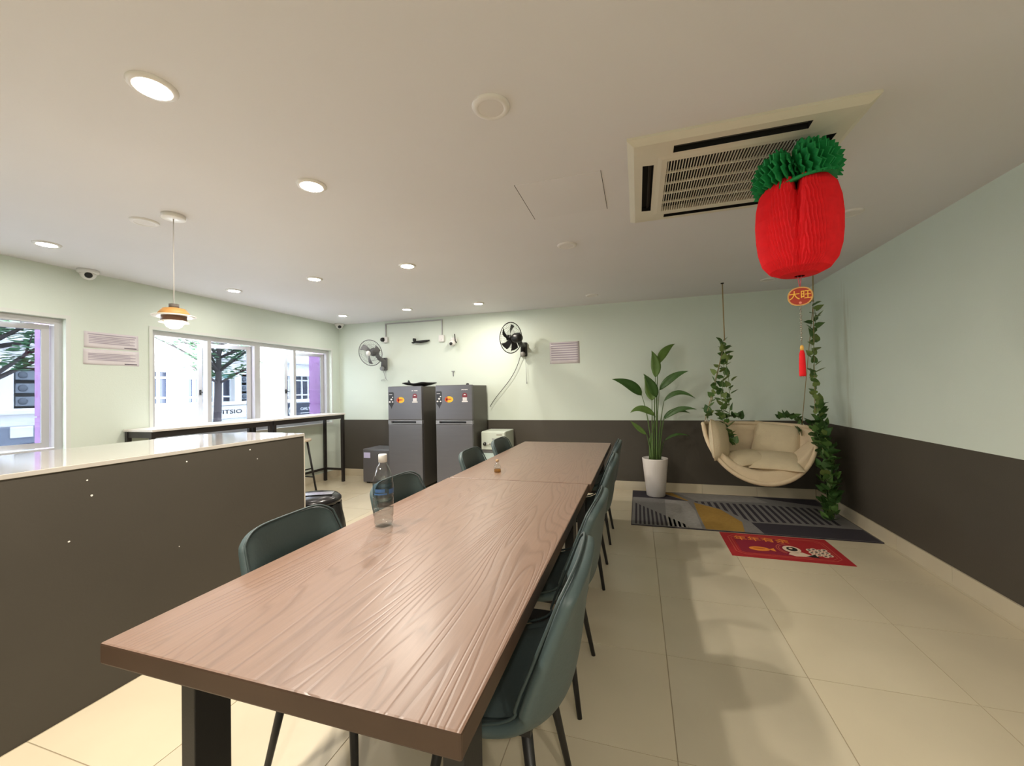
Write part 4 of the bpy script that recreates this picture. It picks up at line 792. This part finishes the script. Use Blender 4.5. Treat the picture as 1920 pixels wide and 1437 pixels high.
def pillow(label, loc, rot, w, h, th):
    q = MB()
    def pf(sg):
        def f(u, v):
            x, y = u * 2 - 1, v * 2 - 1; e = (1 - x * x) * (1 - y * y); pinch = 1 - 0.10 * (1 - x * x) * (abs(y) ** 2) - 0.0; return (x * w / 2 * (1 - 0.08 * (1 - abs(y)) * abs(x)), y * h / 2 * (1 - 0.08 * (1 - abs(x)) * abs(y)), sg * th / 2 * max(0, e) ** 0.42)
        return f
    q.grid(pf(1), 14, 14); g = pf(-1); q.grid(lambda u, v: g(1 - u, v), 14, 14)
    t = thing('pillow', label, 'cushion', loc, group='cushions in the hanging chair'); t.rotation_euler = rot; q.build('cover', M_fab2, t)
    P = [(-1, -1), (1, -1), (1, 1), (-1, 1)]; path = []
    for i in range(4):
        for k_ in range(8):
            s = k_ / 8; a, b = P[i], P[(i + 1) % 4]; u = (a[0] + (b[0] - a[0]) * s + 1) / 2; v = (a[1] + (b[1] - a[1]) * s + 1) / 2; path.append(pf(1)(u, v))
    q = MB(); q.tube(path, 0.004, 5, closed=True); q.build('piping', M_fab, t)
pillow('upright oatmeal cushion at the left end of the hanging chair', (0.805, 4.73, 0.76), (1.45, 0.12, 1.05), 0.36, 0.42, 0.15)
pillow('oatmeal cushion lying in the middle of the hanging chair seat, left of the biggest', (1.05, 4.76, 0.575), (0.22, -0.10, 0.3), 0.40, 0.34, 0.13)
pillow('biggest oatmeal cushion lying on the hanging chair seat', (1.31, 4.71, 0.560), (0.30, 0.02, -0.25), 0.46, 0.38, 0.14)
pillow('oatmeal cushion leaning on the back right of the hanging chair', (1.40, 4.98, 0.745), (1.10, 0.10, -0.35), 0.44, 0.38, 0.12)

# ------------------------------------------------------------------ ivy
def heart(sz, m):
    q = MB(); O = [(0, 0.0), (0.32, -0.10), (0.50, 0.15), (0.42, 0.50), (0.18, 0.82), (0, 1.05), (-0.18, 0.82), (-0.42, 0.50), (-0.50, 0.15), (-0.32, -0.10)]
    vs = [(0, 0.4 * sz, -0.05 * sz)] + [(x * sz, y * sz, 0.10 * sz * abs(x) * 2 - 0.12 * sz * (y - 0.4) ** 2) for x, y in O]
    q.add(vs, [(0, i + 1, (i + 1) % 10 + 1) for i in range(10)], 0, None, True); return q.mesh('leaf', m)
M_iv = [mat('ivy green', (0.090, 0.185, 0.045), 0.45, noise=0.3, nscale=40), mat('ivy dark green', (0.042, 0.105, 0.026), 0.45, noise=0.3, nscale=40), mat('ivy yellow green', (0.18, 0.26, 0.07), 0.45, noise=0.3, nscale=40)]
ivl = [heart(0.070, m) for m in M_iv]
M_vine = mat('pale green vine', (0.20, 0.26, 0.12), 0.6)
def ivy(label, strands, sizes=(0.8, 1.3)):
    c = Vector(strands[0][0][0]); t = thing('ivy_garland', label, 'ivy', c, group='artificial ivy on the hanging chair')
    for path, n, spread, dark in strands:
        P = [Vector(p) - c for p in path]; q = MB(); pts = []
        for i in range(len(P) - 1):
            for k_ in range(6): pts.append(P[i].lerp(P[i + 1], k_ / 6) + Vector((random.uniform(-1, 1), random.uniform(-1, 1), 0)) * spread * 0.25)
        pts.append(P[-1]); q.tube(pts, 0.0028, 5); q.build('vine', M_vine, t)
        for i in range(n):
            s = (i + random.random() * 0.8) / n * (len(pts) - 1.01); k_ = int(s); p = pts[k_].lerp(pts[k_ + 1], s - k_)
            a = random.uniform(-PI, PI); off = Vector((math.cos(a), math.sin(a), 0)) * spread * random.uniform(0.1, 1)
            o = link('leaf', ivl[random.choices([0, 1, 2], (2, 3, 0.3) if dark else (3, 1.2, 1.6))[0]], t, p + off * 0.8, (random.uniform(0.3, 1.6), random.uniform(-0.7, 0.7), a - PI / 2 + random.uniform(-0.8, 0.8)), random.uniform(*sizes))
b0 = Vector((HX, HY, 0))
ivy('green artificial ivy wound around the left ropes of the hanging chair', [
    ([(0.915, 4.90, 1.84), (0.90, 4.87, 1.50), (0.86, 4.86, 1.20), (0.88, 4.86, 0.98), (0.93, 4.84, 0.80), (0.97, 4.80, 0.70)], 44, 0.045, False),
    ([(0.915, 4.90, 1.78), (0.80, 4.82, 1.38), (0.73, 4.78, 1.08), (0.70, 4.77, 0.99)], 20, 0.03, False),
    ([(0.915, 4.90, 1.78), (0.95, 4.95, 1.35), (0.97, 5.02, 1.02)], 20, 0.04, False), ([(0.90, 5.06, 0.96), (1.00, 5.12, 0.985), (1.13, 5.15, 0.965)], 14, 0.03, True)])
ivy('long green artificial ivy falling from the right rope down to the rug', [
    ([(1.72, 4.82, 2.18), (1.71, 4.78, 1.85), (1.69, 4.76, 1.45), (1.70, 4.74, 1.15), (1.69, 4.72, 0.98)], 46, 0.045, False),
    ([(1.70, 4.70, 0.98), (1.72, 4.62, 0.78), (1.72, 4.58, 0.45), (1.71, 4.55, 0.22), (1.69, 4.53, 0.05)], 120, 0.085, True),
    ([(1.66, 4.68, 0.95), (1.68, 4.60, 0.70), (1.70, 4.57, 0.40), (1.73, 4.55, 0.06)], 60, 0.085, True),
    ([(1.46, 5.08, 0.965), (1.55, 5.04, 0.985), (1.62, 4.98, 0.95), (1.60, 4.88, 0.80)], 20, 0.035, True)])

# ------------------------------------------------------------------ paper pineapple
M_pr = mat('red tissue paper', (0.80, 0.006, 0.014), 0.75, noise=0.15, nscale=30); M_pg = mat('green tissue paper', (0.006, 0.26, 0.065), 0.7, noise=0.25, nscale=30); M_pd = mat('dark red tissue', (0.30, 0.002, 0.006), 0.8)
PX, PY = 0.700, 2.10
pa = thing('paper_pineapple', 'red honeycomb paper pineapple ornament with green crown hanging from the air conditioner', 'ornament', (PX, PY, 0))
toc = math.atan2(-PY, -PX)      # direction to the front fold
bp_ = [(0.02, 2.225), (0.075, 2.235), (0.118, 2.222), (0.143, 2.185), (0.155, 2.13), (0.160, 2.06), (0.158, 1.99), (0.152, 1.93), (0.138, 1.875), (0.112, 1.838), (0.072, 1.818), (0.02, 1.812)]
q = MB(); n = 144; vs = []
zz = []
for j in range(n):
    a = 2 * PI * j / n; da = abs((a - toc + PI) % (2 * PI) - PI); g = 0.20 * math.exp(-(da / 0.10) ** 2)
    for i in range(23):
        s = i / 22 * 11; i0 = min(int(s), 10); f_ = s - i0; r = bp_[i0][0] * (1 - f_) + bp_[i0 + 1][0] * f_; z = bp_[i0][1] * (1 - f_) + bp_[i0 + 1][1] * f_
        up_ = max(0, (z - 1.95) / 0.28); k_ = 1 - g * (0.35 + 1.6 * up_) + (0.022 if (j + (i // 2)) % 2 else -0.022)
        vs.append((r * k_ * math.cos(a), r * k_ * math.sin(a), z - (0.05 * g / 0.2 * (up_ > 0.8))))
fs = [(j * 23 + i + 1, ((j + 1) % n) * 23 + i + 1, ((j + 1) % n) * 23 + i, j * 23 + i) for j in range(n) for i in range(22)]
q.add(vs, fs); q.build('fruit', M_pr, pa)
# crown: serrated paper fins in a ring, split in two lobes
def fin(seed):
    rnd = random.Random(seed); out = [(0.0, 0.0)]
    base = [(0.05, -0.015), (0.11, -0.045), (0.150, -0.060), (0.168, -0.020), (0.172, 0.02), (0.160, 0.06), (0.135, 0.095), (0.100, 0.118), (0.065, 0.125), (0.035, 0.105), (0.012, 0.06)]
    pts = []
    for i in range(len(base) - 1):
        a, b = base[i], base[i + 1]; m_ = ((a[0] + b[0]) / 2, (a[1] + b[1]) / 2); pts += [a, (m_[0] * 0.90, m_[1] * 0.88 + 0.002)]
    return out + pts + [base[-1]]
cr_root = empty('crown', (0, 0, 2.255)); cr_root.parent = pa; cr_root.rotation_euler = (0.0, -0.20, 0.0)
for k_ in range(40):
    a = 2 * PI * k_ / 40; da = abs((a - toc + PI) % (2 * PI) - PI); sc_ = 1 - 0.42 * math.exp(-(da / 0.20) ** 2) - 0.42 * math.exp(-((PI - da) / 0.20) ** 2) + (0.04 if k_ % 2 else -0.03)
    q = MB(); poly = fin(k_); Mf = Matrix.Rotation(a, 4, 'Z') @ Matrix(((1, 0, 0, 0), (0, 0, -1, 0), (0, 1, 0, 0), (0, 0, 0, 1)))
    # fan the outline from a point inside so that the zigzag edge stays clean
    P3 = [Mf @ Vector((x * sc_, y * sc_, 0.004 * math.sin(i * 1.7))) for i, (x, y) in enumerate(poly)]; c3 = Mf @ Vector((0.08 * sc_, 0.03 * sc_, 0))
    q.add([c3] + P3, [(0, i + 1, (i + 1) % len(P3) + 1) for i in range(len(P3))]); o = q.build('paper_fin', M_pg, cr_root); so = o.modifiers.new('thick', 'SOLIDIFY'); so.thickness = 0.006; so.offset = 0
q = MB(); q.lathe([(0.03, -0.03), (0.14, -0.055), (0.146, -0.045), (0.03, 0.0)], 32, cap=False); q.build('crown_base', M_pg, cr_root)
q = MB(); q.tube([(0, 0, 1.83), (0, 0, 2.4185)], 0.0022, 6); q.build('string', mat('clear string', (0.6, 0.58, 0.55), 0.4), pa)
q = MB(); q.tube([(0.008, 0, 1.82), (0.001, 0, 1.765)], 0.0022, 5); q.tube([(-0.008, 0, 1.82), (-0.001, 0, 1.765)], 0.0022, 5); q.build('loop', mat('pink string', (0.55, 0.12, 0.16), 0.6), pa)
F = frame_m((0, 0, 1.722), Vector((-math.sin(toc), math.cos(toc), 0)), (0, 0, 1))
tagp = lambda s: [(0.047 * s * math.copysign(abs(math.cos(a)) ** 0.85, math.cos(a)), 0.042 * s * math.copysign(abs(math.sin(a)) ** 0.95, math.sin(a))) for a in [2 * PI * i / 24 for i in range(24)]]
q = MB(); q.prism(tagp(1.0), -0.002, 0.002, M=F); q.build('tag', mat('gold tag edge', (0.62, 0.34, 0.10), 0.4), pa)
q = MB(); q.prism(tagp(0.88), 0.002, 0.0026, M=F); q.build('tag_face', mat('brick red tag', (0.38, 0.035, 0.015), 0.5), pa)
me = text_mesh('大旺', 0.042, 0.0004, 0.0003); me.materials.clear(); me.materials.append(mat('yellow gold lettering', (0.85, 0.50, 0.06), 0.4)); o = link('lettering', me, pa); o.matrix_local = F @ Matrix.Translation((0, 0.003, 0.003))
q = MB(); q.prism(ell(0, -0.029, 0.0055, 0.0055, 10), 0.0026, 0.0034, M=F); q.build('tag_dot', mat('salmon dot', (0.75, 0.25, 0.18), 0.5), pa)
q = MB()
for i in range(16): q.lathe([(0, -0.005), (0.0035, -0.002), (0.0035, 0.002), (0, 0.005)], 8, c=(0.001 * (-1) ** i, 0, 1.675 - 0.0098 * i))
q.build('bead_string', mat('silver grey beads', (0.35, 0.33, 0.28), 0.25, 0.6), pa)
q = MB(); q.tube([(0, 0, 1.68), (0, 0, 1.49)], 0.0012, 5); q.build('thread', mat('grey thread', (0.3, 0.28, 0.25), 0.6), pa)
q = MB(); q.lathe([(0, 1.505), (0.006, 1.502), (0.008, 1.49), (0.006, 1.48), (0, 1.48)], 12); q.build('tassel_bead', M_gold, pa)
q = MB()
vs = []; n = 20
for j in range(n):
    for (r, z) in ((0.006, 1.482), (0.010, 1.465), (0.0115, 1.42), (0.012, 1.375), (0.010, 1.368)):
        a = 2 * PI * j / n; k_ = 1.08 if j % 2 else 0.92; vs.append((r * k_ * math.cos(a), r * k_ * math.sin(a), z - (0.004 if j % 2 and z < 1.38 else 0)))
q.add(vs, [(j * 5 + i, ((j + 1) % n) * 5 + i, ((j + 1) % n) * 5 + i + 1, j * 5 + i + 1) for j in range(n) for i in range(4)] + [tuple(j * 5 + 4 for j in range(n))], 0, None, True); q.build('tassel', M_pr, pa)
# ------------------------------------------------------------------ the street outside
M_fw = mat('white render', (0.78, 0.78, 0.77), 0.85, noise=0.05, nscale=1.5); M_og = mat('dark office glass', (0.025, 0.032, 0.055), 0.2); M_of = mat('white window bar', (0.75, 0.78, 0.82), 0.5); M_teal = mat('teal window head', (0.20, 0.42, 0.42), 0.4); M_road = mat('pale concrete road', (0.30, 0.30, 0.31), 0.9, noise=0.2, nscale=3)
GZ = -3.4; FX = -15.0
tag(box1('floor_street', (-40, -30, GZ - 0.2), (XL - 0.3, 50, GZ), M_road), kind='structure')
bd = thing('office_building', 'white office block across the street with dark barred windows', 'building', (FX, 10, GZ))
def bpart(name, a, b, m): return box1(name, (a[0] - FX, a[1] - 10, a[2] - GZ), (b[0] - FX, b[1] - 10, b[2] - GZ), m, bd)
OPEN = [(3.9, 5.2), (6.05, 7.3), (9.1, 9.7), (10.2, 11.92), (12.2, 13.1), (14.3, 16.2), (17.5, 19.5)]
ZO0, ZO1 = 1.12, 2.18
bpart('facade', (FX - 6, -12, GZ), (FX, 30, ZO0), M_fw); bpart('facade', (FX - 6, -12, ZO1), (FX, 30, 2.72), M_fw)
e = -12
for (a, b) in OPEN + [(30, 30)]:
    bpart('pier', (FX - 6, e, ZO0), (FX, a, ZO1), M_fw); e = b
bpart('roof_ledge', (FX - 6, -12, 2.72), (FX + 0.25, 30, 2.80), mat('grey white ledge', (0.60, 0.60, 0.62), 0.8)); bpart('parapet', (FX - 6, -12, 2.80), (FX - 0.1, 30, 3.35), M_fw)
bpart('ledge', (FX, -12, 0.98), (FX + 0.12, 30, 1.06), M_fw)
def owin(y0, y1, n, head=True):
    w_ = empty('window', (-0.25, (y0 + y1) / 2 - 10, ZO0 - GZ)); w_.parent = bd; h = ZO1 - ZO0; w = (y1 - y0) / 2
    box1('pane', (-0.02, -w, 0), (0, w, h), M_og, w_)
    for i in range(n + 1):
        y = -w + 2 * w * i / n; box1('bar', (0, y - 0.035, 0), (0.05, y + 0.035, h), M_of, w_)
    for z in (0.18, 0.82): box1('bar', (0, -w, h * z - 0.03), (0.04, w, h * z + 0.03), M_of, w_)
    if head: box1('head_panel', (0, -w, h * 0.86), (0.03, w, h), M_teal, w_)
owin(10.2, 11.92, 5); owin(14.3, 16.2, 5, False); owin(17.5, 19.5, 5); owin(9.1, 9.7, 2, False)
# recessed bays filled with air-conditioning condensers on slatted shelves
M_lou = mat('blue grey louvre', (0.10, 0.125, 0.16), 0.6); M_cond = mat('condenser casing', (0.18, 0.21, 0.25), 0.5); M_condf = mat('condenser fan', (0.10, 0.12, 0.15), 0.5)
for (y0, y1) in ((3.9, 5.2), (6.05, 7.3), (12.2, 13.1)):
    bpart('bay_back', (FX - 0.85, y0, ZO0), (FX - 0.8, y1, ZO1), M_og)
    for z in range(9):
        zz_ = ZO0 + 0.02 + z * 0.118; bpart('slat', (FX - 0.45, y0, zz_), (FX - 0.40, y1, zz_ + 0.035), M_lou)
    for c_ in range(max(1, int((y1 - y0) / 0.45))):
        for z in range(3):
            yy = y0 + 0.08 + c_ * 0.44; zz_ = ZO0 + 0.06 + z * 0.34; bpart('condenser', (FX - 0.38, yy, zz_), (FX - 0.12, yy + 0.34, zz_ + 0.24), M_cond)
            q = MB(); q.lathe([(0, 0.02), (0.085, 0.02), (0.09, 0)], 14, M=frame_m((FX - 0.12 - FX, yy + 0.13 - 10, zz_ + 0.12 - GZ), (0, 1, 0), (0, 0, 1))); q.build('condenser_fan', M_condf, bd)
# shop signs on the building
sg = thing('shop_sign', 'white shop sign reading FITSIO on the building across the street', 'sign', (FX + 0.02, 11.68, 0.72)); box1('board', (0, -0.85, -0.24), (0.05, 0.85, 0.24), M_fw, sg)
me = text_mesh('FITSIO', 0.34, 0.004, 0.004); me.materials.clear(); me.materials.append(mat('dark grey sign letters', (0.035, 0.035, 0.04), 0.5)); o = link('lettering', me, sg); o.matrix_local = frame_m((0.055, 0, 0), (0, 1, 0), (0, 0, 1)) @ Matrix.Diagonal((1.0, 0.62, 1, 1))
sg = thing('shop_sign', 'dark blue grey shop sign with round white emblem across the street', 'sign', (FX + 0.02, 15.1, 0.60)); box1('board', (0, -0.80, -0.33), (0.06, 1.4, 0.33), mat('slate blue sign', (0.035, 0.045, 0.07), 0.5), sg)
M_sw = mat('white sign print', (0.8, 0.82, 0.85), 0.5)
Fs = frame_m((0.06, -0.56, 0.0), (0, 1, 0), (0, 0, 1)); q = MB()
for i in range(24):
    a, b = 2 * PI * i / 24, 2 * PI * (i + 1) / 24; q.prism([(0.17 * math.cos(a), 0.22 * math.sin(a)), (0.17 * math.cos(b), 0.22 * math.sin(b)), (0.125 * math.cos(b), 0.165 * math.sin(b)), (0.125 * math.cos(a), 0.165 * math.sin(a))], 0, 0.005, M=Fs)
q.prism([(-0.06, -0.09), (-0.03, -0.09), (-0.03, 0.03), (0.04, -0.09), (0.06, -0.09), (0.06, 0.09), (0.03, 0.09), (0.03, -0.02), (-0.035, 0.09), (-0.06, 0.09)], 0, 0.005, M=Fs); q.build('emblem', M_sw, sg)
me = text_mesh('CIALTY A', 0.24, 0.004, 0.003); me.materials.clear(); me.materials.append(M_sw); o = link('lettering', me, sg); o.matrix_local = frame_m((0.065, 0.40, 0.06), (0, 1, 0), (0, 0, 1)) @ Matrix.Diagonal((0.9, 0.7, 1, 1))
box1('underline', (0.06, -0.06, -0.14), (0.065, 0.86, -0.12), M_sw, sg)
sg = thing('shop_sign', 'pale blue grey shop front with dark panels seen through the left window', 'sign', (FX + 0.02, 6.55, 0.25)); box1('board', (0, -0.9, -0.5), (0.06, 0.9, 0.42), mat('pale blue board', (0.20, 0.23, 0.29), 0.6), sg)
box1('panel', (0.06, -0.38, -0.42), (0.08, 0.02, -0.02), mat('slate blue panel', (0.035, 0.05, 0.09), 0.4), sg); box1('panel', (0.06, 0.10, -0.42), (0.08, 0.60, -0.22), mat('slate blue panel', (0.035, 0.05, 0.09), 0.4), sg)
box1('white_band', (0.06, -0.60, 0.14), (0.09, -0.20, 0.42), M_fw, sg)
# trees
M_bark = mat('grey bark', (0.10, 0.085, 0.09), 0.9, noise=0.3, nscale=12, bump=0.4, bscale=20); M_fol = mat('feathery green foliage', (0.17, 0.36, 0.19), 0.7, noise=0.4, nscale=3)
def tree(label, base, h, tiers, seed, lean=(0, 0)):
    rnd = random.Random(seed); t = thing('street_tree', label, 'tree', base, group='street trees outside the windows')
    top = Vector((lean[0], lean[1], h)); q = MB(); q.tube([(0, 0, 0), (0.01, 0.02, h * 0.4), tuple(top * 0.75), tuple(top)], [0.13, 0.11, 0.08, 0.03], 10); q.build('trunk', M_bark, t)
    lf = MB()
    for (z, n, ln, rise) in tiers:
        for i in range(n):
            a = 2 * PI * (i + rnd.random() * 0.6) / n; st = Vector((lean[0] * z / h, lean[1] * z / h, z)); L_ = ln * rnd.uniform(0.75, 1.15)
            d = Vector((math.cos(a), math.sin(a), 0)); e1 = st + d * L_ * 0.5 + Vector((0, 0, rise * 0.55)); e2 = st + d * L_ + Vector((0, 0, rise)); side = Vector((-d.y, d.x, 0))
            q = MB(); q.tube([st, e1, e2], [0.035, 0.022, 0.008], 6)
            for sg_ in (-1, 1):
                q.tube([e1, e1 + d * L_ * 0.3 + side * sg_ * L_ * 0.25 + Vector((0, 0, rise * 0.3))], [0.015, 0.005], 5)
            q.build('branch', M_bark, t)
            for k_ in range(170):
                s = rnd.uniform(0.25, 1.1); w_ = rnd.uniform(-0.45, 0.45) * L_ * s; c = st + d * L_ * s + side * w_ + Vector((0, 0, rise * s + rnd.uniform(-0.02, 0.14)))
                r = rnd.uniform(0.05, 0.11); b_ = rnd.uniform(0, PI); u = Vector((math.cos(b_), math.sin(b_), rnd.uniform(-0.3, 0.3))) * r; v = Vector((-math.sin(b_), math.cos(b_), rnd.uniform(-0.3, 0.3))) * r * 0.45
                lf.add([c - u, c + v, c + u, c - v], [(0, 1, 2, 3)])
    o = lf.build('foliage', M_fol, t); o['kind'] = 'stuff'
tree('layered green street tree in front of the office block, seen through the far window', (-10.2, 7.55, GZ), 6.6, [(5.05, 3, 1.1, 0.5), (5.35, 5, 1.5, 0.9), (5.7, 6, 2.0, 0.7), (6.05, 7, 2.2, 0.55), (6.4, 6, 1.8, 0.4)], 3, (0.0, 0.15))
tree('grey trunked street tree close outside the left window', (-8.3, 3.0, GZ), 6.0, [(4.9, 4, 1.2, 0.8), (5.4, 6, 1.8, 0.5), (5.7, 7, 2.0, 0.4), (5.95, 7, 1.7, 0.3)], 11)
